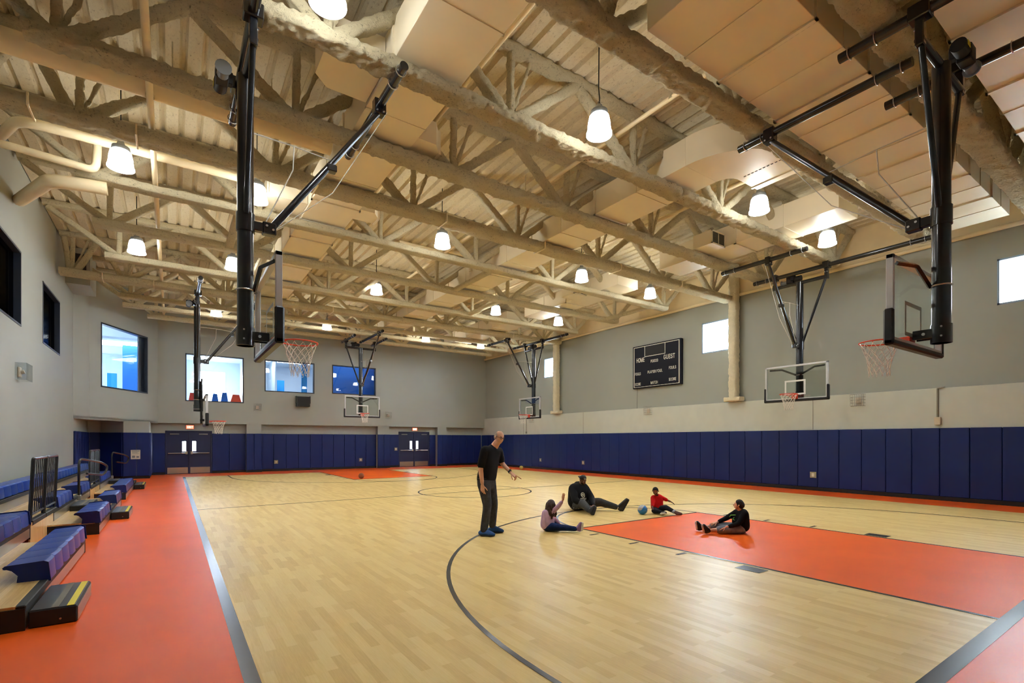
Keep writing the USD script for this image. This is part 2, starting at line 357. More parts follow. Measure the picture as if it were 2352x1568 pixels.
# ------------------------------------------------------------------ setting: right wall
RW = 9.55
win_r = [(9.77, 10.97, 5.16, 6.40), (0.95, 2.24, 5.19, 6.39), (20.10, 21.31, 5.24, 6.36)]
wr = tag(UsdGeom.Xform.Define(stage, numbered('/World/wall_right')), kind='structure')
obj('upper_wall', wallslab('x', RW, RW + .25, -3.8, 28.8, 3.0, 7.2, win_r), 'wall', wr)
obj('top_band', box(RW, RW + .25, -3.8, 28.8, 7.2, DECKZ + .1), 'tan', wr)
obj('masonry_base', cbox(9.45, RW + .25, -3.8, 28.8, 0.0, 3.13, .012), 'masonry', wr)
for yj in (6.70, 17.9, 23.2): obj('control_joint', box(9.443, 9.452, yj - .008, yj + .008, 2.03, 3.12), 'conduit', wr)
def padstrip(parent, axis, c, sign, edges, z0=0.115, z1=2.01, t=0.07):
    """separate vinyl pads in a row; the pads' faces are at c, their backs at c + sign * t"""
    for a, b in zip(edges[:-1], edges[1:]):
        g = 0.004
        if axis == 'x': mm = cbox(c, c + sign * t, a + g, b - g, z0, z1, .012)
        else: mm = cbox(a + g, b - g, c, c + sign * t, z0, z1, .012)
        obj('wall_pad', mm, 'pad', parent)
ed = [4.63 + .63 * k for k in range(-12, 38)]
ed = [e for e in ed if -3 < e < 27.6]
padstrip(wr, 'x', 9.375, 1, ed + [28.05])
tb = obj('baseboard_right', box(9.37, 9.46, -3.6, 28.1, 0.0, 0.115), 'rubber', kind='structure')
tr = obj('trim_1', cyl((RW - .07, -3.7, 7.17), (RW - .07, 28.0, 7.17), .06, 12), 'tan', smooth=50, kind='structure')
def win(n, axis, c, depth, a0, a1, z0, z1, fm, fw=0.05, pm='pane', out=1):
    w = tag(UsdGeom.Xform.Define(stage, numbered('/World/window_%d' % n)), kind='structure')
    def bx(p0, p1, q0, q1, cc0, cc1, c=.004):
        return cbox(cc0, cc1, p0, p1, q0, q1, c) if axis == 'x' else cbox(p0, p1, cc0, cc1, q0, q1, c)
    e0, e1 = c - .012 * out, c + depth * out
    obj('frame', cat([bx(a0, a0 + fw, z0, z1, e0, e1), bx(a1 - fw, a1, z0, z1, e0, e1), bx(a0, a1, z1 - fw, z1, e0, e1), bx(a0, a1, z0, z0 + fw, e0, e1)]), fm, w)
    pc = c + depth * .6 * out
    obj('pane', bx(a0 + fw, a1 - fw, z0 + fw, z1 - fw, pc, pc + .008 * out, .001), pm, w)
    return w
for i, (a0, a1, z0, z1) in enumerate(win_r): win(i + 1, 'x', RW, .22, a0, a1, z0, z1, 'bluealu')

# ------------------------------------------------------------------ setting: left wall, near wall
LW = -11.2
lw_holes = [(12.70, 15.27, 4.40, 6.20), (17.71, 20.27, 4.40, 6.15)]
wl = tag(UsdGeom.Xform.Define(stage, numbered('/World/wall_left')), kind='structure')
obj('wall_face', cat([wallslab('x', LW, LW - .22, -3.8, 22.94, 0.0, DECKZ + .1, lw_holes), box(LW - .22, LW, 22.94, 28.4, 0, 2.6)]), 'wall', wl)
padstrip(wl, 'x', LW + .07, -1, [22.98 + .62 * k for k in range(8)])
for i, h in enumerate(lw_holes):
    w = win(4 + i, 'x', LW, .2, *h, 'darkframe', pm='darkpane', out=-1)
    obj('dark_room', wallslab('x', LW - .22, LW - .24, h[0] - 1, h[1] + 1, h[2] - .8, h[3] + .8, [h]), 'dark', w)
    obj('dark_room', cat([box(LW - 1.9, LW - 1.85, h[0] - 1, h[1] + 1, h[2] - .8, h[3] + .8), box(LW - 1.9, LW - .23, h[0] - 1, h[1] + 1, h[3] + .8, h[3] + .85),
                          box(LW - 1.9, LW - .23, h[0] - 1, h[1] + 1, h[2] - .85, h[2] - .8), box(LW - 1.9, LW - .23, h[0] - 1.05, h[0] - 1, h[2] - .8, h[3] + .8), box(LW - 1.9, LW - .23, h[1] + 1, h[1] + 1.05, h[2] - .8, h[3] + .8)]), 'dark', w)
M['earth'] = plain('outside_ground', L(120, 118, 110), .9)
obj('floor', cat([box(10.2, 90, -80, 110, -.5, -.3), box(-90, -17, -80, 110, -.5, -.3), box(-17, 10.2, 34, 110, -.5, -.3), box(-17, 10.2, -80, -4.2, -.5, -.3)]), 'earth', kind='structure')
obj('wall_near', box(-11.5, 9.9, -3.95, -3.75, 0, DECKZ + .1), 'wall', kind='structure')

# ------------------------------------------------------------------ setting: far wall with recesses, angled wall
FY = 27.8; FB = 28.15
wf = tag(UsdGeom.Xform.Define(stage, numbered('/World/wall_far')), kind='structure')
far_w = [(-7.66, -5.13, 3.59, 5.93), (-4.15, -1.64, 4.26, 5.95), (-0.68, 1.86, 4.32, 5.97)]
obj('upper_wall', wallslab('y', FY, FY + .25, -8.76, 9.9, 2.5, DECKZ + .1, far_w), 'wall', wf)
d_holes = [(-8.47, -6.52, -0.1, 2.14), (3.42, 5.50, -0.1, 2.2)]
obj('recess_wall', cat([wallslab('y', FB, FB + .2, -11.4, 9.9, 0.0, 2.5, d_holes), box(-11.4, 9.9, FY + .01, FB + .2, 2.5, 2.56)]), 'wall', wf)
piers = [(-5.0, -4.31), (1.98, 2.70), (5.92, 6.55)]
obj('pier', cat([box(a, b, FY, FB + .02, 0, 2.52) for a, b in piers]), 'wall', wf)
for a, b in piers: padstrip(wf, 'y', FY - .07, 1, [a - .02, (a + b) / 2, b + .02])
def spl(a, b, p=.62):
    n = max(1, round((b - a) / p)); return [a + (b - a) * k / n for k in range(n + 1)]
for a, b in ((-9.05, -8.47), (-6.52, -5.0), (-4.31, 1.98), (2.70, 3.42), (5.50, 5.92), (6.55, 9.36)):
    padstrip(wf, 'y', FB - .07, 1, spl(a, b))
obj('baseboard_far', cat([box(a, b, FB - .08, FB + .01, 0, .115) for a, b in ((-9.05, -8.47), (-6.52, -5.0), (-4.31, 1.98), (2.70, 3.42), (5.50, 5.92), (6.55, 9.4))] + [box(a - .02, b + .02, FY - .08, FY + .01, 0, .115) for a, b in piers]), 'rubber', kind='structure')
# closet with the posted notice, dark recess behind
wc = tag(UsdGeom.Xform.Define(stage, numbered('/World/wall_closet')), kind='structure')
cpoly = [(-9.03, 25.75), (-9.03, FB), (-10.72, FB), (-10.72, 26.55), (-9.92, 25.75)]
obj('closet_wall', prism(cpoly, 'z', 0, 2.5), 'wall', wc)
obj('wall_pad', cbox(-9.46, -9.02, 25.68, 25.75, .115, 2.0), 'pad', wc)
obj('wall_pad', cbox(-9.93, -9.47, 25.68, 25.75, .115, 2.0), 'pad', wc)
obj('wall_pad', cbox(-9.03, -8.96, 25.7, 26.9, .115, 2.0), 'pad', wc)
obj('wall_pad', cbox(-9.03, -8.96, 26.91, 28.05, .115, 2.0), 'pad', wc)
q = cbox(-.56, .56, -.07, 0, .115, 2.0); q = rot(q, math.atan2(-.8, .8)); obj('wall_pad', move(q, (-10.32, 26.15, 0)), 'pad', wc)
obj('closet_base', prism([(-9.0, 25.7), (-9.0, 28.05), (-10.74, 28.05), (-10.74, 26.5), (-9.94, 25.7)], 'z', 0, .115), 'rubber', wc)
padstrip(wc, 'y', 26.62, 1, [-11.12, -10.74])
obj('closet_wall', box(-11.2, -10.7, 26.66, 26.8, 0, 2.5), 'wall', wc)
# angled upper wall
ca, sa = math.sin(math.radians(28.5)), math.cos(math.radians(28.5))     # direction of the wall in (x, y)
A0 = np.array([-10.85, 23.95]); LEN = float(np.linalg.norm(np.array([-8.76, 27.8]) - A0))
ang = math.atan2(27.8 - 23.95, -8.76 + 10.85)
wa = tag(UsdGeom.Xform.Define(stage, numbered('/World/wall_angled')), kind='structure')
def onang(mm): return move(rot(mm, ang), (A0[0], A0[1], 0))
ah = (0.62, 3.62, 3.81, 6.42)
obj('wall_face', onang(wallslab('y', 0, .22, 0, LEN, 2.48, DECKZ + .1, [ah])), 'wall', wa)
B0 = np.array([-11.2, 22.94]); l2 = float(np.linalg.norm(A0 - B0)); a2 = math.atan2(*(A0 - B0)[::-1])
obj('wall_face', move(rot(box(0, l2, 0, .2, 2.48, DECKZ + .1), a2), (B0[0], B0[1], 0)), 'wall', wa)
obj('soffit', prism([(-11.2, 22.94), (-10.85, 23.95), (-8.76, 27.8), (-8.76, 28.2), (-11.3, 28.2)], 'z', 2.5, 2.6), 'wall', wa)
obj('bulkhead', box(-11.2, -10.55, 21.3, 22.94, 7.05, DECKZ), 'wall', wa)
obj('access_panel', box(-11.1, -10.65, 21.285, 21.3, 7.25, 8.1), 'dark', wa)
w6 = tag(UsdGeom.Xform.Define(stage, numbered('/World/window_6')), kind='structure')
obj('frame', onang(cat([cbox(ah[0], ah[0] + .06, -.012, .2, ah[2], ah[3], .004), cbox(ah[1] - .06, ah[1], -.012, .2, ah[2], ah[3], .004), cbox(ah[1] - .40, ah[1] - .05, .13, .2, ah[2], ah[3], .004), cbox(ah[0], ah[1], -.012, .2, ah[3] - .06, ah[3], .004), cbox(ah[0], ah[1], -.012, .2, ah[2], ah[2] + .06, .004)])), 'darkframe', w6)
obj('pane', onang(box(ah[0] + .06, ah[1] - .06, .12, .128, ah[2] + .06, ah[3] - .06)), 'pane', w6)
for i, h in enumerate(far_w): win(7 + i, 'y', FY, .2, *h, 'darkframe')

# rooms behind the far and the angled windows (corridor, lit)
def room(name, mesh, m): return obj({'room_floor': 'floor', 'room_ceiling': 'ceiling', 'room_window': 'window_10'}.get(name, 'wall_corridor' if name != 'light_panel' else 'trim_corridor_light'), mesh, m, kind='structure')
RB = 33.2
room('room_floor', box(-16, 2.6, FY + .25, RB, 3.2, 3.3), 'roomwhite')
room('room_ceiling', box(-16, 2.6, FY + .25, RB, 6.35, 6.45), 'roomwhite')
room('room_back_wall', wallslab('y', RB, RB + .1, -16, 2.6, 3.3, 6.4, [(-7.05, -5.55, 3.4, 5.75), (-12.3, -11.35, 3.4, 6.2)]), 'roomwhite')
room('room_window', wallslab('y', RB + .05, RB + .06, -7.1, -5.5, 3.35, 5.8, []), 'darkpane')
room('room_window', box(-12.35, -11.3, RB + .05, RB + .06, 3.35, 6.25), 'darkpane')
room('room_side_wall', box(-4.78, -4.70, 29.6, RB, 3.3, 6.4), 'roomwhite')
room('room_side_wall', box(-16.1, -16, 24.2, RB + .1, 3.2, 6.5), 'roomwhite')
room('room_side_wall', box(2.6, 2.7, FY + .25, RB + .1, 3.2, 6.5), 'roomwhite')
room('room_side_wall', box(-16, -11.0, 24.2, 24.35, 3.2, 6.5), 'roomwhite')
room('room_blue_wall', box(-0.9, 2.6, 28.9, 28.95, 3.3, 6.4), 'roomblue')
room('room_blue_wall', box(-2.05, -1.75, 29.1, 29.2, 3.3, 6.4), 'roomcyan')
room('room_blue_wall', box(-2.95, -2.55, 31.5, 31.55, 3.3, 5.3), 'roomcyan')
room('room_side_wall', box(-3.25, -3.2, 30.4, RB, 3.3, 6.4), 'roomwhite')
for (x0, x1, y0, y1) in ((-6.9, -5.9, 29.6, 29.85), (-4.5, -3.4, 30.2, 31.2), (-3.0, -1.2, 30.2, 31.2), (-3.9, -3.1, 29.6, 29.85), (-9.5, -9.0, 30, 31.2), (-11.5, -11.2, 28, 29.5), (-6.5, -6.2, 31.2, 32.6)):
    room('light_panel', box(x0, x1, y0, y1, 6.33, 6.352), 'panel')
room('room_side_wall', box(-11.0, -10.6, 32.2, 32.3, 3.3, 5.2), 'roomcyan')
room('light_panel', box(-0.6, 1.8, 28.2, 28.35, 6.33, 6.352), 'panel')
# wedge room behind the angled window
room('room_floor', prism([(-10.9, 24.4), (-9.1, 27.75), (-9.1, 28.05), (-16, 28.05), (-16, 24.4)], 'z', 3.2, 3.3), 'roomwhite')
room('room_ceiling', prism([(-10.9, 24.4), (-9.1, 27.75), (-9.1, 28.05), (-16, 28.05), (-16, 24.4)], 'z', 6.45, 6.5), 'roomwhite')
room('room_blue_wall', box(-10.2, -9.2, 29.6, 29.7, 3.3, 6.45), 'roomblue')
room('light_panel', box(-13.6, -11.6, 25.6, 26.8, 6.43, 6.449), 'panel')
room('light_panel', box(-11.2, -9.4, 28.6, 30.0, 6.33, 6.352), 'panel')
room('room_side_wall', box(-8.9, -8.8, FY + .25, 31.0, 3.3, 6.4), 'roomwhite')
# a few chairs seen through the window
for i, (cx, colr, wd) in enumerate(((-7.35, 'red', .3), (-6.35, 'roomblue', .3), (-5.93, 'roomblue', .32), (-5.4, 'rim', .5))):
    t = thing('corridor_chair', ['red moulded chair at the left edge of the big far window', 'low blue moulded chair inside the big far window', 'tall-backed blue chair inside the big far window, left of the orange one', 'wide orange chair at the right edge of the big far window'][i], 'chair', (cx, 28.7, 3.3), group='chairs beyond the far window')
    obj('backrest', prism([(-wd / 2, .42), (wd / 2, .42), (wd * .3, .78 + .08 * (i == 2)), (-wd * .3, .78 + .08 * (i == 2))], 'y', -.02, .02), colr, t)
    obj('seat', cbox(-wd / 2, wd / 2, -.02, .38, .40, .43), colr, t)
    for sx in (-1, 1):
        for sy in (0, .34): obj('leg', cyl((sx * wd * .42, sy + .01, 0), (sx * wd * .4, sy + .01, .41), .012, 6), 'steel', t)

# ------------------------------------------------------------------ doors
def double_door(n, x0, x1, zt, leafwin):
    d = tag(UsdGeom.Xform.Define(stage, numbered('/World/door_%d' % n)), kind='structure')
    y = FB; f = .06; xm = (x0 + x1) / 2
    obj('door_stop', cat([box(x0 + .03, x0 + .12, y + .058, y + .08, 0, zt - .02), box(x1 - .12, x1 - .03, y + .058, y + .08, 0, zt - .02), box(x0, x1, y + .058, y + .08, zt - .14, zt - .02), box(xm - .07, xm + .07, y + .058, y + .08, 0, zt), box(x0, x1, y + .058, y + .08, 0, .06)]), 'navydoor', d)
    obj('door_frame', cat([cbox(x0, x0 + f, y - .03, y + .15, 0, zt, .004), cbox(x1 - f, x1, y - .03, y + .15, 0, zt, .004), cbox(x0, x1, y - .03, y + .15, zt - f, zt, .004), cbox(xm - .03, xm + .03, y - .02, y + .1, 0, zt - f, .004)]), 'navydoor', d)
    for s in (-1, 1):
        a, b = (x0 + f + .005, xm - .032) if s < 0 else (xm + .032, x1 - f - .005)
        wv = (xm - .29, xm - .13) if s < 0 else (xm + .13, xm + .29)
        hole = (wv[0], wv[1], 1.12, 1.62)
        leaf = obj('door_leaf', wallslab('y', y + .01, y + .055, a, b, .01, zt - f - .004, [hole]), 'navydoor', d)
        obj('vision_panel', box(hole[0], hole[1], y + .03, y + .036, hole[2], hole[3]), 'pane', leaf)
        obj('kick_plate', box(a + .02, b - .02, y + .005, y + .011, .03, .33), 'steel', leaf)
        obj('panic_bar', cat([cyl((a + .05, y - .05, 1.03), (b - .05, y - .05, 1.03), .022, 10), cbox(*( (b - .12, b - .03) if s < 0 else (a + .03, a + .12)), y - .06, y + .01, .97, 1.12, .008)]), 'steel', leaf)
        obj('door_closer', cbox(*((a + .12, a + .5) if s < 0 else (b - .5, b - .12)), y - .05, y + .01, zt - .20, zt - .14, .008), 'grey', leaf)
    obj('lobby', cat([box(x0 - .5, x1 + .5, y + 2.2, y + 2.25, 0, 2.6), box(x0 - .5, x1 + .5, y + .25, y + 2.2, 2.6, 2.65)]), 'roomwhite', d)
    obj('lobby_light', box(xm - .5, xm + .5, y + .8, y + 1.0, 2.56, 2.58), 'panel', d)
    return d
double_door(1, -8.47, -6.52, 2.14, 0); double_door(2, 3.42, 5.50, 2.2, 0)
for ex, ez, lb in ((-7.46, 2.32, 'lit red exit sign above the left double door'), (4.48, 2.36, 'lit red exit sign above the right double door')):
    t = thing('exit_sign', lb, 'exit sign', (ex, FB, ez), group=None)
    obj('housing', cbox(-.17, .17, -.06, 0, -.1, .1, .01), 'red', t)
    obj('face', box(-.155, .155, -.064, -.06, -.085, .085), 'exit', t)
    text('EXIT', .1, 'exitlit', t, (-.125, -.064, -.05), (1, 0, 0), depth=.002, width=.25)

# ------------------------------------------------------------------ columns
for cy, lb in ((9.45, 'sprayed cream column on the right wall, right of the window beside the scoreboard'), (19.95, 'sprayed cream column on the right wall beside the far corner hoop')):
    t = thing('steel_column', lb, 'column', (RW - .22, cy, 3.13))
    obj('shaft', lumpy((0, 0, 0.1), (0, 0, 5.15), .34, .34, .08, .035, int(cy), updir=(1, 0, 0)), 'spraywhite', t, smooth=40)
    obj('base_plate', lumpy((0, -.32, .09), (0, .32, .09), .36, .17, .05, .03, 5), 'spraywhite', t, smooth=40)

# ------------------------------------------------------------------ roof trusses
CH = [(-.45, .46, 1), (1.32, .42, 0), (3.40, .36, 0), (5.60, .36, 0), (7.64, .38, 0), (9.65, .46, 1), (11.85, .34, 0), (14.55, .36, 0), (17.25, .36, 0), (19.75, .46, 1), (22.0, .34, 0), (23.5, .32, 0), (25.2, .32, 0)]
ordinal = ['first', 'second', 'third', 'fourth', 'fifth', 'sixth', 'seventh', 'eighth', 'ninth', 'tenth', 'eleventh', 'twelfth', 'thirteenth']
BN = [-9.48, -6.50, -3.55, -.56, 2.42, 5.40, 8.25]
def wall_x(y):
    if y < 22.94: return -11.15
    if y < 23.95: return -11.2 + (y - 22.94) * .35
    return -10.85 + (y - 23.95) * (2.09 / 3.85)
for i, (cy, w, girder) in enumerate(CH):
    t = thing('roof_truss', f'beige sprayed roof truss across the hall, {ordinal[i]} counted from the camera', 'roof truss', (0, cy, 0), group='roof trusses across the hall')
    near = cy < 8; seg = .045 if near else .08 if cy < 13 else .16
    xl = max(-9.8, wall_x(cy) + 1.1) if not girder else wall_x(cy) + .02
    xr = 8.35 if not girder else 9.35
    zc = 6.93 + .085
    obj('bottom_chord', lumpy((xl, 0, zc), (xr, 0, zc), w, .175 + .03 * girder, .022 if cy < 10 else seg, .042 if near else .028, i + 1, fine=.024 if cy < 10 else 0), 'spray', t, smooth=35)
    obj('top_chord', lumpy((wall_x(cy) + .02, 0, 8.22), (9.5, 0, 8.22), .26, .17, .035 if cy < 10 else seg * 2, .028, i + 21, fine=.035 if cy < 10 else 0), 'spray', t, smooth=35)
    nodes = [b for b in BN if b > xl - .01]
    if not nodes or nodes[0] > xl + .6: nodes = [xl + .3] + nodes
    tops = [(a + b) / 2 for a, b in zip(nodes[:-1], nodes[1:])]
    def web(x0, z0, x1, z1, ww, hh, k):
        obj('web', lumpy((x0, 0, z0), (x1, 0, z1), ww, hh, .03 if cy < 10 else seg * 1.6, .022, i * 31 + k, updir=(1, 0, .2), fine=.03 if cy < 10 else 0), 'spray', t, smooth=35)
    k = 0
    for a, tp, b in zip(nodes[:-1], tops, nodes[1:]):
        web(a + .1, 7.08, tp - .04, 8.16, .2, .17, k); web(tp + .04, 8.16, b - .1, 7.08, .2, .17, k + 1); k += 2
    for a in nodes:
        web(a, 7.08, a + .02, 8.16, .14, .12, k); k += 1
        if girder or near: web(a + .02, 7.08, a + .42, 8.16, .07, .07, k); k += 1
    web(nodes[0] - .05, 7.08, wall_x(cy) + .12, 8.12, .17, .15, k)
    web(nodes[-1] + .05, 7.08, 9.38, 8.12, .17, .15, k + 1)
    if girder:
        for a in [x + .75 for x in nodes[:-1]]: obj('band', cbox(a, a + .03, -w / 2 - .035, w / 2 + .035, 6.90, 7.1, .004), 'tan', t)
# struts between trusses (bottom chord bridging)
for i, (bx_, y0, y1, lb) in enumerate(((-6.0, 14.55, 17.25, 'flat beige bridging strut between two far trusses, left of the hanging duct run'), (-2.6, 14.55, 17.25, 'flat beige bridging strut between two far trusses near the hall middle'), (2.2, 14.55, 17.25, 'flat beige bridging strut between two far trusses right of the middle duct'),
                                      (-6.9, 11.85, 14.55, 'flat beige bridging strut near the left pole, nearer bay'), (.1, 11.85, 14.55, 'flat beige bridging strut beside the middle duct, nearer bay'), (7.6, 11.85, 14.55, 'flat beige bridging strut close to the right wall'))):
    obj('bridging_strut', lumpy((bx_, y0, 7.02), (bx_, y1, 7.02), .2, .12, .15, .012, i + 70), 'spray', None, smooth=35, label=lb, cat='strut')

# ------------------------------------------------------------------ ducts
def duct_run(label, x0, x1, y0, y1, z0, z1, along='y', pitch=1.25, slots=True, endgrille=None):
    t = thing('air_duct', label, 'duct', ((x0 + x1) / 2, (y0 + y1) / 2, z0))
    ox, oy = (x0 + x1) / 2, (y0 + y1) / 2
    hx, hy = (x1 - x0) / 2, (y1 - y0) / 2; h = z1 - z0
    a0, a1 = (-hy, hy) if along == 'y' else (-hx, hx); hw = hx if along == 'y' else hy
    n = max(1, round((a1 - a0) / pitch)); e = [a0 + (a1 - a0) * k / n for k in range(n + 1)]
    for k in range(n):
        if along == 'y': mm = cbox(-hw, hw, e[k] + .004, e[k + 1] - .004, 0, h, .006)
        else: mm = cbox(e[k] + .004, e[k + 1] - .004, -hw, hw, 0, h, .006)
        obj('duct_panel', mm, 'duct', t)
    for k in range(1, n):
        big = k % 2 == 0; fw, fo = (.03, .03) if big else (.018, .012)
        mm = cat([box(-hw - fo, hw + fo, e[k] - fw, e[k] + fw, -fo, 0), box(-hw - fo, -hw, e[k] - fw, e[k] + fw, -fo, h), box(hw, hw + fo, e[k] - fw, e[k] + fw, -fo, h)])
        if along == 'x': mm = rot(mm, -math.pi / 2)
        obj('flange', mm, 'duct', t)
        if big and slots:
            ms = []
            for s in np.arange(-hw + .04, hw - .04, .075): ms.append(box(s, s + .042, e[k] + .05, e[k] + .066, -.004, .001))
            mm = cat(ms)
            if along == 'x': mm = rot(mm, -math.pi / 2)
            obj('slot_row', mm, 'slot', t, kind='stuff')
    return t
DZ, DT = 7.15, 7.72
def outlet(label, x0, x1, y0, y1, z0, z1, face):
    """a side outlet box with a louvred grille at one end (face: -y)"""
    t = thing('duct_outlet', label, 'duct outlet', ((x0 + x1) / 2, y0, z0))
    hx = (x1 - x0) / 2; ly = y1 - y0
    obj('box', cbox(-hx, hx, 0.02, ly, 0, z1 - z0, .006), 'duct', t)
    obj('grille_frame', cat([box(-hx, -hx + .04, 0, .03, 0, z1 - z0), box(hx - .04, hx, 0, .03, 0, z1 - z0), box(-hx, hx, 0, .03, 0, .04), box(-hx, hx, 0, .03, z1 - z0 - .04, z1 - z0), box(-.015, .015, 0, .03, 0, z1 - z0)]), 'duct', t)
    obj('grille_back', box(-hx + .03, hx - .03, .012, .022, .03, z1 - z0 - .03), 'slot', t)
    for z in np.arange(.06, z1 - z0 - .05, .035): obj('louvre', box(-hx + .04, hx - .04, .0, .02, z, z + .014), 'grille', t)
    return t
duct_run('long beige rectangular duct running away through the trusses, left of the hall middle', -5.58, -4.52, 0.6, 26.8, DZ, DT)
duct_run('long beige rectangular duct running away through the trusses, right of the hall middle', .25, 1.31, 4.95, 26.8, DZ, DT)
duct_run('short beige duct length near the right wall with side outlets, right of the middle duct', 4.72, 5.76, 4.0, 9.2, DZ, DT)
duct_run('short beige duct length beyond the thick girder on the right side', 4.72, 5.76, 11.0, 16.6, DZ, DT)
duct_run('beige duct length in the far right corner of the roof', 4.72, 5.76, 18.0, 24.5, DZ, DT)
duct_run('wide beige duct crossing the hall overhead at the upper right', -2.97, 8.6, 1.83, 3.2, DZ, DT, 'x', .82)
duct_run('widest beige duct crossing the hall nearest the camera, at the upper right corner', -1.2, 8.8, -1.5, .95, DZ + .02, DT, 'x', .9)
t = thing('duct_elbow', 'curved beige duct elbow turning from the middle duct towards the right wall', 'duct elbow', (.25, 4.95, DZ))
pts = [(0, 0)] + [(1.35 - 1.35 * math.cos(a), -1.35 * math.sin(a)) for a in np.linspace(0, math.pi / 2, 12)][1:] + [(2.1, -1.35), (2.1, -.3)] + [(1.36 - .3 * math.sin(a), -.3 * math.cos(a)) for a in np.linspace(0, math.pi / 2, 6)]
obj('elbow_shell', prism(pts, 'z', 0, DT - DZ), 'duct', t, smooth=30)
obj('slot_row', cat([box(1.35 - .01, 1.35 + .01, s, s + .045, -.004, .001) for s in np.arange(-1.28, -.4, .08)]), 'slot', t, kind='stuff')
obj('flange', cat([box(1.9, 1.96, -1.38, -.27, -.02, 0), box(1.9, 1.96, -1.38, -1.35, 0, .57)]), 'duct', t)
outlet('louvred grille box hanging beside the right duct, nearer one', 4.08, 4.715, 6.9, 7.5, 7.12, 7.5, 'y')
outlet('louvred grille box hanging beside the right duct, farther one', 4.08, 4.715, 12.6, 13.3, 7.12, 7.5, 'y')
for i, (dx, dy, lb) in enumerate(((-6.11, 5.9, 'plain boxed duct branch on the left duct above the near left hoop'), (-6.11, 11.0, 'plain boxed duct branch on the left duct past the thick girder'))):
    t = thing('duct_branch', lb, 'duct branch', (dx, dy, 7.2))
    obj('box', prism([(-.32, 0), (.52, 0), (.52, .9), (-.1, .9), (-.32, .68)], 'z', 0, .46), 'duct', t)
    obj('flange', cat([box(-.34, .52, -.02, .02, -.02, 0), box(-.34, -.31, -.02, .02, 0, .46)]), 'duct', t)
for i, (dx, dy, lb) in enumerate(((-4.18, 7.2, 'small sloped beige duct tap right of the left duct, nearest the camera'), (-4.18, 10.6, 'small sloped beige duct tap right of the left duct, second from the camera'))):
    t = thing('duct_tap', lb, 'duct tap', (dx, dy, 7.2))
    obj('box', prism([(-.32, 0), (.05, .0), (.22, .25), (.22, .6), (-.32, .6)], 'z', 0, .42), 'duct', t)
    obj('flange', box(.2, .25, .22, .63, -.02, .44), 'duct', t)

# ------------------------------------------------------------------ pipes overhead
def pipe(name, label, pts, r, m='tan', rad=.25, cat_='pipe', hangers=()):
    pts = bend(pts, rad); o = pts[0]
    t = thing(name, label, cat_, tuple(o))
    obj('pipe', sweep(pts - o, r, 12), m, t, smooth=50)
    for h in hangers:
        hp = np.array(h) - o; obj('hanger', cat([cyl(hp, hp + np.array([0, 0, DECKZ - h[2]]), .012, 6), cyl(hp - np.array([0, 0, .02]), hp + np.array([0, 0, .03]), r + .015, 10)]), 'spray', t)
    return t
pipe('sprinkler_pipe', 'thin beige sprinkler main running away over the left side of the hall', [(-8.5, -1, 7.19), (-8.5, 25.9, 7.19)], .05, hangers=[(-8.5, y, 7.19) for y in (4.5, 8.6, 13.2, 18.5)])
pipe('sprinkler_pipe', 'thin beige sprinkler branch pipe between the middle lamps', [(-.9, 3.5, 7.75), (-.9, 26, 7.75)], .04, hangers=[(-.9, y, 7.75) for y in (4.4, 6.6, 8.8)])
pipe('sprinkler_pipe', 'thin beige sprinkler branch pipe right of the middle duct', [(2.9, 5.2, 7.75), (2.9, 26, 7.75)], .04, hangers=[(2.9, y, 7.75) for y in (6.6, 8.8, 10.6)])
pipe('sprinkler_pipe', 'thin beige sprinkler branch pipe just right of the left duct', [(-4.05, 3.5, 7.8), (-4.05, 26, 7.8)], .045, hangers=[(-4.05, y, 7.8) for y in (5.0, 8.8)])
pipe('round_duct', 'thick round beige duct crossing between trusses at the upper left', [(-11.0, 8.75, 7.42), (-5.65, 8.75, 7.42)], .17, cat_='duct', hangers=[(-9.6, 8.75, 7.42), (-8.2, 8.75, 7.42), (-6.7, 8.75, 7.42)])
pipe('drain_pipe', 'large beige drain pipe with an elbow running along the thick girder at the left', [(-11.12, 12.9, 7.75), (-10.5, 11.15, 7.45), (-6.6, 11.15, 7.45)], .09, rad=.4)
pipe('drain_pipe', 'fat beige pipe bending down into the left wall below the trusses', [(-11.1, 14.6, 7.2), (-10.2, 11.95, 6.78), (-9.75, 11.85, 6.8), (-9.3, 11.85, 6.83)], .13, rad=.5)
pipe('drain_pipe', 'medium beige pipe with clamped joints looping up by the left lamp', [(-11.12, 12.5, 7.3), (-10.9, 11.5, 7.1), (-9.45, 11.45, 6.98), (-9.42, 11.45, 7.3), (-9.42, 11.45, 8.2)], .07, rad=.3)
pipe('drain_pipe', 'cluster of cream pipes high between trusses near the hall middle', [(-2.6, 12.9, 7.6), (-1.2, 12.9, 7.6), (-1.0, 13.4, 7.9), (.0, 13.4, 7.9), (.15, 13.4, 7.4)], .06, rad=.15)

# ------------------------------------------------------------------ lamps
def make_lamp(loc, label):
    t = thing('high_bay_lamp', label, 'lamp', loc, group='domed lamps hanging from the roof')
    obj('shade', lathe([(.205, 0.0), (.215, .0), (.214, .03), (.2, .05), (.185, .2), (.165, .30), (.13, .34), (.125, .335), (.158, .29), (.178, .2), (.193, .05), (.205, .0)], 28), 'shade', t, smooth=40)
    obj('lens', cyl((0, 0, .20), (0, 0, .215), .12, 20), 'lens', t)
    obj('housing', lathe([(0, .30), (.135, .30), (.15, .34), (.14, .40), (.07, .44), (.05, .50), (0, .50)], 20), 'grey', t, smooth=35)
    obj('cord', sweep([(0, 0, .5), (.012, .0, .62), (0, .01, .8), (0, 0, 1.55)], .011, 6), 'black', t)
    obj('hook', sweep([(.03 * math.cos(a), 0, .53 + .03 * math.sin(a)) for a in np.linspace(0, 2 * math.pi, 12)], .007, 5), 'grey', t)
    return t
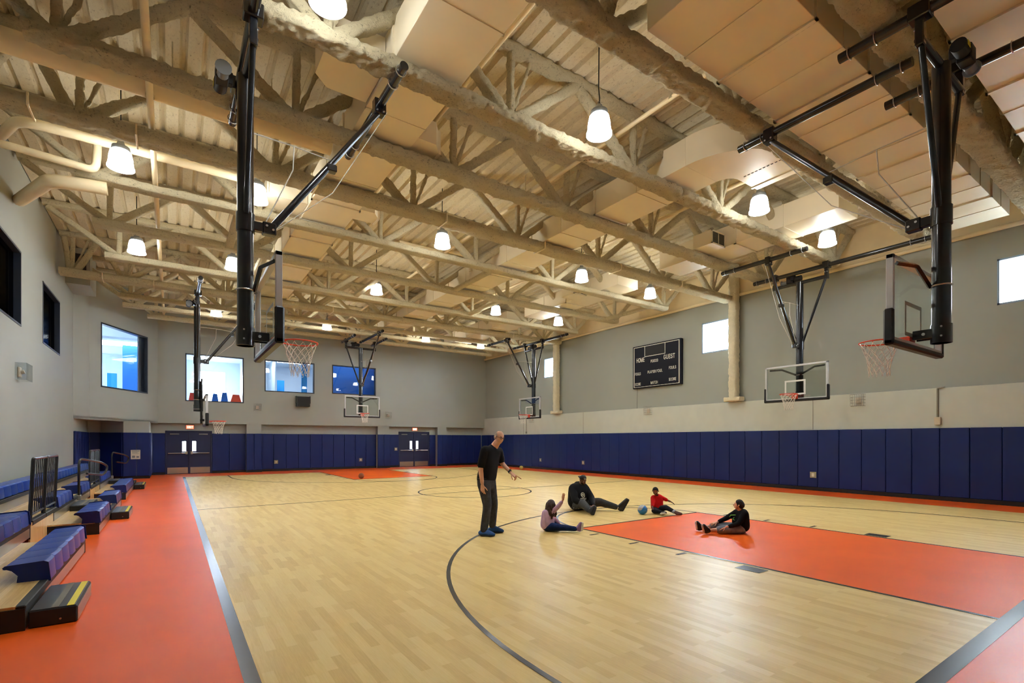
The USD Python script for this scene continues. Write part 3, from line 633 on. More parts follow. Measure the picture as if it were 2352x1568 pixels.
cols = [(-9.0, 'by the left wall'), (-6.7, 'second from the left wall'), (-2.3, 'in the middle column'), (2.66, 'second from the right wall'), (5.96, 'nearest the right wall')]
rows = [(4.78, 'nearest row'), (10.62, 'second row'), (15.74, 'third row'), (22.46, 'farthest row')]
lamp0 = None
for ry, rn in rows:
    for cx, cn in cols:
        if cx == -9.0 and ry in (4.78, 22.46): continue
        lb = f'white domed pendant lamp, {rn} from the camera, {cn}'
        if lamp0 is None: lamp0 = make_lamp((cx, ry, 6.79), lb)
        else: dup(lamp0, 'high_bay_lamp', lb, (cx, ry, 6.79))

# ------------------------------------------------------------------ basketball goals
PZ, PR = 6.83, .062
def net_mesh(z0, n=12, top=.222, bot=.12, depth=.42, rows=6, seed=0):
    r2 = np.random.default_rng(seed)
    def pr(k):
        f = k / rows
        return top + (bot - top) * (1 - (1 - f) ** 1.7), z0 - .02 - depth * f
    ms = []; off = {}
    for k in range(rows + 1):
        for j in range(2 * n): off[k, j] = r2.normal(0, .006, 3) * (k > 0)
    def pt(k, j):
        r, z = pr(k); a = j * math.pi / n
        return np.array([r * math.cos(a), r * math.sin(a), z]) + off[k, j % (2 * n)]
    for j in range(0, 2 * n, 2):
        for s in (1, -1):
            p = [pt(0, j)] + [pt(k, j + (s if k % 2 else 0)) for k in range(1, rows + 1)]
            q = []
            for a, b in zip(p[:-1], p[1:]): q += [a, (a + b) / 2 + np.array([0, 0, -.004])]
            ms.append(sweep(q + [p[-1]], .0042, 4))
    for j in range(0, 2 * n, 2):
        ms.append(sweep([pt(rows, j), pt(rows, j) + np.array([.0, .0, -.03]), (pt(rows, j + 1) + pt(rows, j)) / 2 + np.array([0, 0, -.035])], .0042, 4))
    return cat(ms)
def goal(name, label, loc, rotz, kind, pipes, rz=3.05, mast_top=6.50, mast_bot=None, mast_y=-.68, collar=4.55, seed=1, brace_x=0, knee=True, crossz=6.5):
    """local frame: rim over the origin, the board faces +y. pipes: list of (p0, p1) ceiling pipes"""
    t = thing(name, label, 'basketball hoop', loc, rotz, group=None)
    face = -.381; mast_bot = rz - .12 if mast_bot is None else mast_bot; R = .1
    for p0, p1 in pipes:
        p0, p1 = np.array((*p0, PZ)), np.array((*p1, PZ)); u = (p1 - p0) / np.linalg.norm(p1 - p0)
        obj('ceiling_pipe', cyl(p0, p1, PR, 20), 'black', t, smooth=50)
        for e, s in ((p0, 1), (p1, -1)):
            for k in (.12, .42):
                c = e + u * s * k; w = np.cross(u, [0, 0, 1])
                obj('strap_ring', sweep([c + w * .075 * math.cos(a) + np.array([0, 0, 1]) * (.075 * math.sin(a)) for a in np.linspace(0, 2 * math.pi, 18)[:-1]], .008, 5, closed=True), 'zinc', t)
    # cross tube, hangers, mast, diagonals
    cr = .8
    obj('cross_tube', cyl((-cr, mast_y, crossz), (cr, mast_y, crossz), .052, 16), 'black', t, smooth=50)
    for s in (-1, 1):
        hy = mast_y
        obj('hanger_plate', cat([cbox(s * .76 - .05, s * .76 + .05, hy - .045, hy + .045, crossz - .07, PZ + .09, .01), cbox(s * .76 - .085, s * .76 + .085, hy - .11, hy + .11, PZ - .085, PZ + .1, .012)]), 'black', t)
        obj('bolt', cat([cyl((s * .76 + .03 * q, hy + .04, crossz + .13), (s * .76 + .03 * q, hy + .056, crossz + .13), .014, 8) for q in (-1, 1)]), 'zinc', t)
        obj('side_brace', cyl((s * (cr - .06), mast_y, crossz - .02), (s * .09, mast_y, collar + .12), .036, 14), 'black', t, smooth=50)
    obj('mast', cyl((0, mast_y, crossz + .02), (0, mast_y, mast_bot), R, 28), 'black', t, smooth=50)
    obj('mast_collar', cat([cyl((0, mast_y, collar - .1), (0, mast_y, collar + .14), R + .014, 28), cbox(-.05, .05, mast_y + .05, mast_y + .32, collar - .06, collar + .06, .01)]), 'black', t, smooth=40)
    obj('mast_collar', cyl((0, mast_y, mast_bot), (0, mast_y, mast_bot + .24), R + .012, 28), 'black', t, smooth=40)
    # brace from collar to the forward pipe, with the knee joint and the folding cable
    bp = pipes[-1]; by = (bp[0][1] + bp[1][1]) / 2 if kind == 'end' else bp[0][1]
    if kind == 'end': by = bp[1][1] - .55
    e0, e1 = np.array((0, mast_y + .30, collar)), np.array((brace_x, by, PZ - .1))
    kn = e0 + (e1 - e0) * .53
    obj('forward_brace', cat([cyl(e0, kn, .046, 16), cyl(kn, e1, .04, 16)]), 'black', t, smooth=50)
    obj('knee_joint', cat([cbox(kn[0] - .06, kn[0] + .06, kn[1] - .07, kn[1] + .07, kn[2] - .12, kn[2] - .02, .012)]), 'black', t)
    obj('brace_bracket', cbox(e1[0] - .07, e1[0] + .07, e1[1] - .09, e1[1] + .09, PZ - .15, PZ + .08, .012), 'black', t)
    obj('brace_bracket', cbox(e0[0] - .06, e0[0] + .06, e0[1] - .1, e0[1] + .07, e0[2] - .08, e0[2] + .08, .012), 'black', t)
    obj('bracket_bolt', cat([cyl((e0[0] - .07, e0[1] + q, e0[2] - q * .5), (e0[0] + .07, e0[1] + q, e0[2] - q * .5), .016, 8) for q in (-.05, .03)] + [cyl((e1[0] - .08, e1[1] + q, PZ - .11), (e1[0] + .08, e1[1] + q, PZ - .11), .014, 8) for q in (-.05, .05)]), 'zinc', t)
    ct = np.array((0, mast_y + .1, collar + 1.25)); cm = (ct + kn) / 2 + np.array((0, 0, .04))
    obj('cable', cat([sweep([ct, cm, kn + np.array((0, 0, .05))], .008, 5), sweep([cm, cm + np.array((0.02, -.02, -.35)), e0 + np.array((0, -.05, .1))], .008, 5), sweep([e0 + np.array((.03, 0, -.06)), (e0 + e1) / 2 + np.array((.05, .05, -.38)), e1 + np.array((.06, .1, 0))], .007, 5)]), 'cable', t)
    # winch on the ceiling pipe
    wx, wy, wz = (.25, mast_y - .16, crossz + .2) if kind != 'left' else (-.55, mast_y - .24, crossz + .22)
    w = obj('winch', cat([cyl((wx - .22, wy, wz), (wx - .02, wy, wz), .085, 18), cbox(wx, wx + .2, wy - .08, wy + .08, wz - .1, wz + .1, .012), cbox(wx - .05, wx + .05, wy - .03, wy + .14, wz - .05, wz + .12, .01)]), 'blackmatte', t, smooth=35)
    obj('winch_drum', cat([cyl((wx + .2, wy, wz - .06), (wx + .36, wy, wz - .06), .07, 16), cyl((wx + .36, wy, wz - .06), (wx + .375, wy, wz - .06), .1, 16)]), 'grey', w, smooth=35)
    obj('winch_label', box(wx - .19, wx - .08, wy - .0875, wy - .084, wz - .03, wz + .03), 'yellow', w)
    # backboard
    W, H0, H1 = .915, rz - .15, rz + .92
    obj('backboard_glass', box(-W + .02, W - .02, face - .018, face - .006, H0 + .02, H1 - .02), 'boardglass', t)
    fr = .052; fd = .075
    obj('backboard_frame', cat([cbox(-W, W, face - fd, face, H1 - fr, H1, .004), cbox(-W, W, face - fd, face, H0, H0 + fr, .004), cbox(-W, -W + fr, face - fd, face, H0, H1, .004), cbox(W - fr, W, face - fd, face, H0, H1, .004)]), 'alu', t)
    obj('target_square', cat([box(-.305, .305, face - .006, face - .003, rz + .40, rz + .45), box(-.305, .305, face - .006, face - .003, rz, rz + .05), box(-.305, -.255, face - .006, face - .003, rz + .05, rz + .40), box(.255, .305, face - .006, face - .003, rz + .05, rz + .40)]), 'white', t)
    pd = (face - fd - .012, face + .022)
    obj('edge_padding', cat([cbox(-W - .03, W + .03, *pd, H0 - .05, H0 + .025, .02), cbox(-W - .03, -W + .03, *pd, H0 - .05, H0 + .40, .02), cbox(W - .03, W + .03, *pd, H0 - .05, H0 + .40, .02)]), 'padfoam', t)
    # supports behind the board
    zl = rz + .02
    if mast_bot > rz + .1:   # height adjuster below the mast
        obj('height_adjuster', cat([cbox(-.09, -.05, mast_y + .1, mast_y + .16, H0 + .05, mast_bot + 1.1, .006), cbox(.05, .09, mast_y + .1, mast_y + .16, H0 + .05, mast_bot + 1.1, .006), cyl((0, mast_y + .15, H0 + .5), (0, mast_y + .15, mast_bot + 1.2), .03, 12),
                                    cbox(-.12, .12, mast_y + .09, face - fd, zl - .04, zl + .04, .008), cbox(-.12, .12, mast_y + .09, face - fd, H1 - .2, H1 - .12, .008)]), 'black', t)
        obj('clamp_ring', cat([sweep([(.112 * math.cos(a), mast_y + .112 * math.sin(a), z) for a in np.linspace(0, 2 * math.pi, 22)[:-1]], .01, 5, closed=True) for z in (mast_bot + .08, mast_bot + .42, mast_bot + .78)]), 'zinc', t)
    else:
        for s in (-1, 1):
            obj('lower_arm', cbox(s * .075 - .012, s * .075 + .012, mast_y, face - .02, zl - .07, zl + .05, .006), 'black', t)
            za = rz + .62
            obj('upper_arm', cat([sweep(bend([(s * .06, mast_y + .1, za), (s * .48, mast_y + .12, H1 - .10), (s * .80, face - fd, H1 - .10)], .02, 2), .028, 4)]), 'black', t)
        obj('clamp_ring', sweep([(.108 * math.cos(a), mast_y + .108 * math.sin(a), rz + .62) for a in np.linspace(0, 2 * math.pi, 24)[:-1]], .01, 6, closed=True), 'zinc', t)
        obj('bolt', cat([cyl((s * .088, mast_y + .16, zl - .01), (s * .1, mast_y + .16, zl - .01), .02, 8) for s in (-1, 1)] + [cyl((s * .11, mast_y - .03, zl + q), (s * .125, mast_y - .03, zl + q), .012, 8) for s in (-1, 1) for q in (-.06, .06)]), 'zinc', t)
    # rim
    rr = .2286 + .009
    rim = obj('rim', cat([sweep([(rr * math.cos(a), rr * math.sin(a), rz) for a in np.linspace(0, 2 * math.pi, 48)[:-1]], .0095, 8, closed=True),
                   prism([(-.11, face), (.11, face), (.115, -.20), (.06, -.225), (-.06, -.225), (-.115, -.20)], 'z', rz - .012, rz + .008),
                   cbox(-.09, .09, face, face + .014, rz - .13, rz + .03, .004), cyl((-.1, face + .02, rz - .08), (-.14, -.19, rz - .006), .008, 8), cyl((.1, face + .02, rz - .08), (.14, -.19, rz - .006), .008, 8)]), 'rim', t, smooth=40)
    obj('net_hook', cat([cyl((rr * math.cos(a), rr * math.sin(a), rz - .008), (rr * .96 * math.cos(a), rr * .96 * math.sin(a), rz - .025), .004, 5) for a in np.arange(12) * math.pi / 6]), 'rim', rim)
    obj('net', net_mesh(rz, seed=seed), 'whitecord', t)
    return t
HP = math.pi / 2
goal('basketball_hoop', 'largest basketball hoop, seen side-on at the left on a long black roof-hung mast', (-6.72, 6.22, 0), -HP, 'left', [((-1.75, -.68), (3.2, -.68)), ((-1.65, 1.15), (1.0, 1.15))], seed=1)
goal('basketball_hoop', 'basketball hoop seen from behind at the upper right over the near orange key', (0, 1.575, 0), 0, 'end', [((-.76, -1.6), (-.76, .2)), ((.88, -1.6), (.88, .22)), ((.1, -.35), (.1, 2.15))], seed=2, brace_x=.1)
goal('basketball_hoop', 'glass basketball hoop facing the court before the right wall, right of the scoreboard', (7.01, 6.29, 0), HP, 'side', [((-3.2, -.68), (1.45, -.68)), ((-1.05, 1.13), (1.45, 1.13))], seed=3)
goal('basketball_hoop', 'small distant glass basketball hoop on the centre of the far wall', (0, COURT_L - 1.575, 0), 2 * HP, 'end', [((-.8, -1.3), (-.8, .95)), ((.8, -1.3), (.8, .95)), ((0, -.75), (0, 2.65))], seed=4)
goal('basketball_hoop', 'distant basketball hoop by the right wall at the far corner, beside the farthest square window', (7.0, 19.85, 0), HP, 'side', [((-2.75, -.68), (1.9, -.68)), ((-.2, 1.0), (1.9, 1.0))], rz=3.0, seed=5)
goal('basketball_hoop', 'distant lowered basketball hoop, edge-on before the largest window of the far wall', (-6.77, 20.1, 0), -HP, 'left', [((-.6, -.68), (2.8, -.68)), ((-1.6, 1.15), (1.0, 1.15))], rz=2.38, mast_bot=2.72, seed=6)

# ------------------------------------------------------------------ scoreboard
t = thing('scoreboard', 'dark navy wall scoreboard lettered HOME and GUEST between two square windows', 'scoreboard', (RW, 13.18, 5.0))
obj('housing', cbox(-.16, -.002, -1.32, 1.32, -.97, .97, .02), 'score', t)
fx = -.161
def bar(y0, y1, z0, z1): return box(fx - .002, fx + .001, y0, y1, z0, z1)
obj('border_line', cat([bar(-1.25, 1.25, .89, .92), bar(-1.25, 1.25, -.92, -.90), bar(1.21, 1.25, -.9, .92), bar(-1.25, -1.21, -.9, .92)]), 'print', t)
obj('clock_frame', cat([bar(-.52, .62, .42, .45), bar(.59, .62, .42, .9), bar(-.52, -.49, .42, .9)]), 'print', t)
obj('clock_face', box(fx - .001, fx + .001, -.49, .59, .45, .89), 'blackmatte', t)
def sb(s, yl, z, h, w): text(s, h, 'print', t, (fx - .0005, yl, z), (0, -1, 0), depth=.003, width=w)
sb('HOME', 1.10, .22, .19, .48); sb('GUEST', -.42, .18, .19, .60)
sb('PERIOD', .28, .13, .12, .42); sb('PLAYER FOUL', .45, -.34, .12, .82)
sb('FOULS', 1.18, -.36, .12, .34); sb('FOULS', -.70, -.28, .12, .38); sb('SCORE', 1.18, -.83, .12, .34); sb('SCORE', -.70, -.78, .12, .38); sb('MATCH', .28, -.83, .12, .40)
obj('power_cord', sweep([(-.03, 1.15, -.97), (-.03, 1.16, -1.86)], .006, 5), 'blackmatte', t)

# ------------------------------------------------------------------ devices on the walls
def device(name, label, catg, loc, rotz, build):
    t = thing(name, label, catg, loc, rotz); build(t); return t
def caged(t):   # a horn strobe in a wire guard; wall plane y = 0, sticks out to -y
    obj('device', cat([cbox(-.075, .075, -.06, 0, -.10, .08, .01), cbox(-.04, .04, -.085, -.06, -.03, .05, .01)]), 'device', t)
    ms = []
    for x in np.linspace(-.18, .18, 7): ms.append(sweep([(x, 0, -.18), (x, -.15, -.18), (x, -.15, .18), (x, 0, .18)], .004, 4))
    for z in np.linspace(-.18, .18, 5): ms.append(sweep([(-.18, 0, z), (-.18, -.15, z), (.18, -.15, z), (.18, 0, z)], .004, 4))
    obj('wire_guard', cat(ms), 'wire', t)
device('guarded_strobe', 'caged alarm strobe on the pale masonry right of the near right hoop', 'alarm', (9.45, 5.36, 2.92), -HP, caged)
device('guarded_strobe', 'caged alarm strobe at the ledge below the scoreboard', 'alarm', (9.45, 13.6, 3.0), -HP, caged)
device('guarded_strobe', 'caged alarm strobe below the far right hoop', 'alarm', (9.45, 22.3, 2.92), -HP, caged)
device('guarded_strobe', 'caged sensor on the far wall left of the black loudspeaker', 'alarm', (-4.5, FY, 3.4), 0, caged)
device('guarded_strobe', 'caged sensor on the far wall right of the far hoop', 'alarm', (2.62, FY, 3.19), 0, caged)
def plexi(t):
    obj('device', cat([cbox(-.1, .1, -.05, 0, -.12, .12, .015), cyl((.0, -.05, 0), (0, -.11, .02), .05, 12)]), 'device', t)
    obj('guard', cat([cbox(-.3, .3, -.2, -.195, -.2, .2, .002), cbox(-.3, .3, -.2, 0, .195, .2, .002), cbox(-.3, .3, -.2, 0, -.2, -.195, .002), cbox(.295, .3, -.2, 0, -.2, .2, .002), cbox(-.3, -.295, -.2, 0, -.2, .2, .002)]), 'plexi', t)
device('guarded_device', 'ivory device under a clear box guard on the left wall below the dark windows', 'alarm', (LW, 15.0, 3.28), HP, plexi)
def spk(t):
    obj('cabinet', prism([(-.34, -.27), (.34, -.27), (.34, .27), (-.34, .27)], 'y', -.34, -.06), 'speaker', t)
    obj('grille_cloth', cbox(-.31, .31, -.355, -.34, -.24, .24, .006), 'blackmatte', t)
    obj('bracket', cat([cbox(-.37, -.34, -.3, 0, -.1, .3, .005), cbox(.34, .37, -.3, 0, -.1, .3, .005), cbox(-.37, .37, -.02, 0, .2, .3, .005)]), 'black', t)
device('loudspeaker', 'square black loudspeaker on the far wall under the middle window', 'loudspeaker', (-2.28, FY, 3.78), 0, spk)
def plate(w, h):
    def b(t):
        obj('plate', cbox(-w / 2, w / 2, -.012, 0, -h / 2, h / 2, .004), 'steel', t)
        obj('socket', cbox(-w * .22, w * .22, -.02, -.011, -h * .3, h * .3, .004), 'device', t)
    return b
for x, y, z, r, lb in ((9.375, 6.66, .52, -HP, 'square steel outlet plate on the near right wall pads'), (9.375, 17.83, .51, -HP, 'square steel outlet plate on the right wall pads above the seated man'), (9.375, 21.43, .53, -HP, 'steel outlet plate on the right wall pads, just right of the standing man'),
                     (-3.55, FB - .07, .49, 0, 'square steel outlet plate on the far pads right of the left door'), (1.04, FB - .07, .51, 0, 'square steel outlet plate on the far pads behind the basketball'), (3.22, FB - .07, 1.12, 0, 'square steel plate beside the right double door')):
    device('outlet_plate', lb, 'outlet', (x, y, z), r, plate(.2, .2))
def cond(h):
    def b(t):
        obj('pipe', cat([cyl((0, -.03, 0), (0, -.03, h), .02, 10), cyl((0, -.03, h), (.16, -.03, h + .03), .02, 10)]), 'conduit', t, smooth=40)
        obj('box', cbox(-.06, .08, -.09, 0, -.2, .02, .01), 'device', t)
    return b
device('wall_conduit', 'grey conduit with an ivory box on the pale masonry at the right edge', 'conduit', (9.45, 3.43, 2.3), -HP, cond(.82))
def cond2(t):
    obj('pipe', cyl((0, -.02, 0), (0, -.02, .95), .014, 8), 'conduit', t, smooth=40)
    obj('box', cbox(-.05, .05, -.05, 0, -.08, .04, .008), 'conduit', t)
device('wall_conduit', 'thin conduit on the masonry just right of the standing man', 'conduit', (9.45, 22.9, 2.15), -HP, cond2)
def notice(t):
    obj('sheet', box(-.165, .165, -.006, 0, -.2, .2), 'device', t)
    obj('printed_block', cat([box(-.14, .14, -.0075, -.0055, .14, .17)] + [box(-.12, .12 - .05 * (k % 2), -.0075, -.0055, .10 - .03 * k, .112 - .03 * k) for k in range(3)] + [box(-.12, -.02, -.0075, -.0055, -.14, -.05), box(.03, .12, -.0075, -.0055, -.14, -.07)]), 'grey', t)
device('posted_notice', 'pale printed notice sheet posted on the dark blue closet pad', 'notice', (-9.5, 25.68, 1.05), 0, notice)

# ------------------------------------------------------------------ telescopic bleachers
FX = -9.27                                     # face of the lowest row
RX = [-9.27, -9.95, -10.6]; RZ = [.22, .43, .65]; TOP = [.40, .615, .865]
def seat_mesh(w):   # a moulded blue seat, width w along y, nose at x = 0, back towards -x
    pr = [(0, -.19), (-.015, 0.0), (-.05, .018), (-.22, .006), (-.34, -.004), (-.36, -.02), (-.29, -.05), (-.24, -.11), (-.25, -.19)]
    mm = prism(pr, 'y', .004, w - .004); mm = mm.subdivide().subdivide()
    v = mm.vertices; yy = v[:, 1] / w
    v[:, 0] += np.where(v[:, 0] > -.08, -.018 * (np.abs(yy - .5) * 2) ** 4, 0); v[:, 2] += np.where(v[:, 2] > -.03, -.014 * (np.abs(yy - .5) * 2) ** 4 - .006 * np.sin(yy * math.pi), 0)
    mm.vertices = v; return mm
def bleacher(label, yparts, y0, y1, seats, rows3=True):
    t = thing('bleacher', label, 'bleacher', (FX, y0, 0)); o = np.array((FX, y0, 0))
    for r, a, b in yparts:
        xf = RX[r] + .0; xb = (RX[r + 1] - .02) if r < 2 else LW
        z = RZ[r]
        obj('deck_board', move(box(xb, xf - .06, a, b, z - .025, z), -o), 'bleachwood', t)
        obj('deck_nose', move(cbox(xf - .075, xf - .0, a, b, z - .07, z + .002, .008), -o), 'blackmatte', t)
        obj('riser', move(box(xf - .02, xf - .008, a, b, (RZ[r - 1] if r else .015), z - .07), -o), 'galv', t)
        for e in (a, b): obj('end_panel', move(box(xb, xf - .004, e - .012, e + .012, 0 if r == 0 else RZ[r - 1] - .03, z - .026), -o), 'blackmatte', t)
    for r, a, b in seats:
        n = max(1, round((b - a) / .45)); w = (b - a) / n; sm = seat_mesh(w)
        for k in range(n):
            obj('seat', move(sm, np.array((RX[r] + .01, a + k * w, TOP[r])) - o), 'seatblue', t, smooth=40)
        for e, d in ((a - .008, 1), (b - .004, 1)):
            pr = [(0.008, -.195), (-.012, .002), (-.05, .02), (-.34, 0), (-.362, -.02), (-.29, -.055), (-.245, -.11), (-.255, -.195)]
            obj('seat_end_cap', move(prism(pr, 'y', e, e + .012), np.array((RX[r] + .01, 0, TOP[r])) - o), 'pad', t)
    return t, o
b1, o1 = bleacher('nearest bank of blue-seated folding bleachers on the left with a step in front', [(0, 4.78, 8.45), (1, 1.5, 8.95), (2, -.5, 9.0)], 4.78, 9, [(0, 5.78, 8.45), (1, 5.9, 8.88), (2, 2.0, 9.0)])
b2, o2 = bleacher('middle bank of blue-seated folding bleachers between the two black guard fences', [(0, 10.2, 14.9), (1, 10.75, 15.55), (2, 9.04, 15.46)], 10.2, 15.5, [(0, 10.2, 12.05), (0, 13.4, 14.9), (1, 11.1, 12.75), (1, 13.95, 15.5), (2, 9.04, 15.46)])
b3, o3 = bleacher('farthest bank of blue-seated folding bleachers on the left, next to the padded closet', [(0, 16.4, 21.4), (1, 17.7, 21.4), (2, 15.52, 21.4)], 16.4, 21.4, [(0, 16.4, 19.65), (1, 17.8, 20.7), (2, 15.52, 21.35)])
def woodfront(t, o, y0, y1):
    ym = (y0 + y1) / 2
    for a, b in ((y0, ym - .005), (ym + .005, y1)): obj('front_panel', move(box(RX[1] - .03, RX[1] - .01, a, b, .06, RZ[1] - .05), -o), 'bleachwood', t)
    obj('deck_board', move(box(RX[2] - .02, RX[1], y0, y1, RZ[1] - .04, RZ[1]), -o), 'bleachwood', t)
woodfront(b2, o2, 8.98, 10.74); woodfront(b3, o3, 15.56, 17.65)
def fence(t, o, y0, y1, lean=.25, tall=.98):
    ym = (y0 + y1) / 2
    for a, b in ((y0, ym - .02), (ym + .02, y1)):
        g = part('guard_fence', t); x = RX[1] - .03; zb = RZ[1] - .02
        P = lambda y, z: np.array((x, y + lean * (z / tall), zb + z)) - o
        obj('fence_frame', cat([sweep(bend([P(a, 0), P(a, tall), P(b, tall), P(b, 0)], .05, 3), .026, 8), sweep([P(a, .13), P(b, .13)], .02, 6)]), 'black', g, smooth=40)
        n = 7
        for k in range(1, n): obj('fence_bar', cyl(P(a + (b - a) * k / n, .13), P(a + (b - a) * k / n, tall), .008, 6), 'black', g)
        obj('fence_hinge', cat([cbox(*(np.sort([P(a, 0)[0] - .04, P(a, 0)[0] + .04])), P(a, 0)[1], P(b, 0)[1], zb - o[2] - .03, zb - o[2] + .05, .01)]), 'blackmatte', g)
fence(b2, o2, 9.05, 10.95); fence(b3, o3, 15.7, 17.6, lean=.1)
def rail(t, o, y):
    x = -9.93
    obj('handrail', sweep(bend([(x, y, .36), (x, y, 1.16), (x + .02, y + .12, 1.25), (x + .3, y + .9, 1.14), (x + .42, y + 1.15, 1.02), (x + .35, y + 1.0, .82), (x + .1, y + .35, .9)], .14, 5) - o, .024, 10), 'black', t, smooth=60)
    obj('rail_socket', move(cbox(x - .04, x + .04, y - .04, y + .04, .33, .44, .01), -o), 'galv', t)
rail(b2, o2, 13.45); rail(b3, o3, 20.9)
x, y = -9.93, 5.0
obj('handrail', sweep(bend([(x, y - 1.2, .36), (x, y - 1.2, 1.16), (x + .02, y - 1.08, 1.25), (x + .3, y - .5, 1.14), (x + .34, y - .32, 1.02), (x + .3, y - .4, .82), (x + .1, y - .8, .9)], .14, 5) - o1, .03, 10), 'black', b1, smooth=60)
def step_box(label, x0, x1, y0, y1, zb, zt, nosing):
    t = thing('bleacher_step', label, 'step', ((x0 + x1) / 2, (y0 + y1) / 2, zb)); h = zt - zb; hx, hy = (x1 - x0) / 2, (y1 - y0) / 2
    obj('step_body', cbox(-hx, hx, -hy, hy, 0, h, .01), 'blackmatte', t)
    obj('tread', box(-hx + .012, hx - .012, -hy + .012, hy - .012, h - .002, h + .004), 'steptop', t)
    obj('grip_strip', box(-hx * .1, hx * .22, -hy + .012, hy - .012, h + .003, h + .007), 'grip', t)
    obj('nosing_strip', box(hx * .55, hx * .86, -hy + .012, hy - .012, h + .003, h + .007), nosing, t)
    obj('front_plate', box(hx - .001, hx + .004, -hy + .02, hy - .02, .01, h - .02), 'galv', t)
    obj('bolt', cyl((hx * .3, -hy - .008, h * .35), (hx * .3, -hy + .002, h * .35), .009, 8), 'zinc', t)
    return t
step_box('black bleacher step with a yellow nosing at the nearest aisle, bottom left', FX + .01, -8.93, 4.80, 5.75, 0.0, .155, 'yellow')
step_box('black bleacher step with a yellow nosing in front of the middle bank', FX + .01, -8.96, 12.07, 13.2, 0.0, .155, 'yellow')
step_box('black bleacher step with a yellow nosing at the farthest aisle', FX + .01, -8.98, 19.85, 21.2, 0.0, .155, 'yellow')
step_box('grey aisle step sitting on the deck of the middle bank beside the handrail', -9.93, -9.60, 12.2, 13.4, .22, .33, 'grip')
step_box('grey aisle step sitting on the deck of the farthest bank', -9.93, -9.60, 19.8, 20.85, .22, .33, 'grip')
step_box('grey aisle step on the nearest bank, cut off by the left picture edge', -9.93, -9.72, 5.0, 5.75, .22, .33, 'galv')

# ------------------------------------------------------------------ balls
def ball(name, label, r, loc, m, seams, m2='blackmatte'):
    t = thing(name, label, 'ball', loc)
    sp = trimesh.creation.icosphere(3, r); sp.apply_translation((0, 0, r)); obj('cover', sp, m, t, smooth=True)
    ms = []
    for ax in seams:
        ax = np.array(ax, float); k = np.linalg.norm(ax); ax /= k; off = (k - 1) * r
        a = np.cross(ax, [.3, .5, .8]); a /= np.linalg.norm(a); b = np.cross(ax, a); rr = math.sqrt(max(r * r - off * off, 1e-6))
        ms.append(sweep([np.array([0, 0, r]) + ax * off + (rr - .0005) * (math.cos(q) * a + math.sin(q) * b) for q in np.linspace(0, 2 * math.pi, 40)[:-1]], .0022 if r > .1 else .0012, 5, closed=True))
    obj('seam', cat(ms), m2, t)
    return t
M['bball'] = plain('basketball_leather', L(150, 84, 48), .6, bump=.4, bscale=200, bdist=.001)
ball('basketball', 'brown basketball lying in the far orange key', .121, (-1.42, 20.2, 0.003), 'bball', [(1, 0, 0), (0, 1, 0), (0, 0, 1.6), (0, 0, -1.6)])
M['gold'] = plain('yellow_ball', L(206, 190, 96), .45)
ball('small_ball', 'small yellow ball by the right wall, near the hand of the standing man', .11, (8.2, 21.7, 0.003), 'gold', [(1, 0, 0), (0, 1, 0)])
M['silverball'] = mat('silver_blue_ball', {'t': ('geometry', {}), 'mp': ('mapping', {'location': (-.52, -6.28, -.11)}), 'n': ('noise_texture', {'scale': 5.0, 'detail': 0.0}), 's': ('separate_color', {}), 'r': ('rgb_ramp', {'ramp': [(0.0, L(176, 178, 180)), (.50, L(186, 188, 190)), (.53, L(40, 130, 210)), (1, L(70, 150, 215))]}), 'p': ('principled_bsdf', {'roughness': .3, 'metallic': .15})},
                      [('t.position', 'mp.vector'), ('mp.vector', 'n.vector'), ('n.color', 's.color'), ('s.r', 'r.fac'), ('r.color', 'p.base_color')])
ball('soccer_ball', 'silver and blue soccer ball beside the child in red', .108, (.52, 6.28, 0.003), 'silverball', [(1, .2, 0), (0, 1, .3), (.2, 0, 1.3), (0, -.3, -1.3)], 'grey')

# ------------------------------------------------------------------ people
RT = np.array([math.cos(YAW), -math.sin(YAW), 0.0]); FW = np.array([math.sin(YAW), math.cos(YAW), 0.0]); UP = np.array([0, 0, 1.0])
def sph(c, r, n=14):
    return m3.Manifold.sphere(float(r), n).translate([float(q) for q in c])
def hull(cs): return m3.Manifold.batch_hull([sph(c, r) for c, r in cs])
def union(ms): return m3.Manifold.batch_boolean(ms, m3.OpType.Add)
def tm_of(man):
    mm = man.to_mesh(); return trimesh.Trimesh(np.array(mm.vert_properties[:, :3], float), np.array(mm.tri_verts, int), process=True)
def smoothed(man, ref, it=8):
    t = tm_of(man.refine_to_length(ref)); trimesh.smoothing.filter_taubin(t, .5, -.53, it); return t
def basis(face, up=(0, 0, 1)):
    f = np.array(face, float); f /= np.linalg.norm(f); u = np.array(up, float); u -= f * (u @ f); u /= np.linalg.norm(u); return np.cross(f, u), u, f   # right-hand side of the head when seen from behind, up, forward
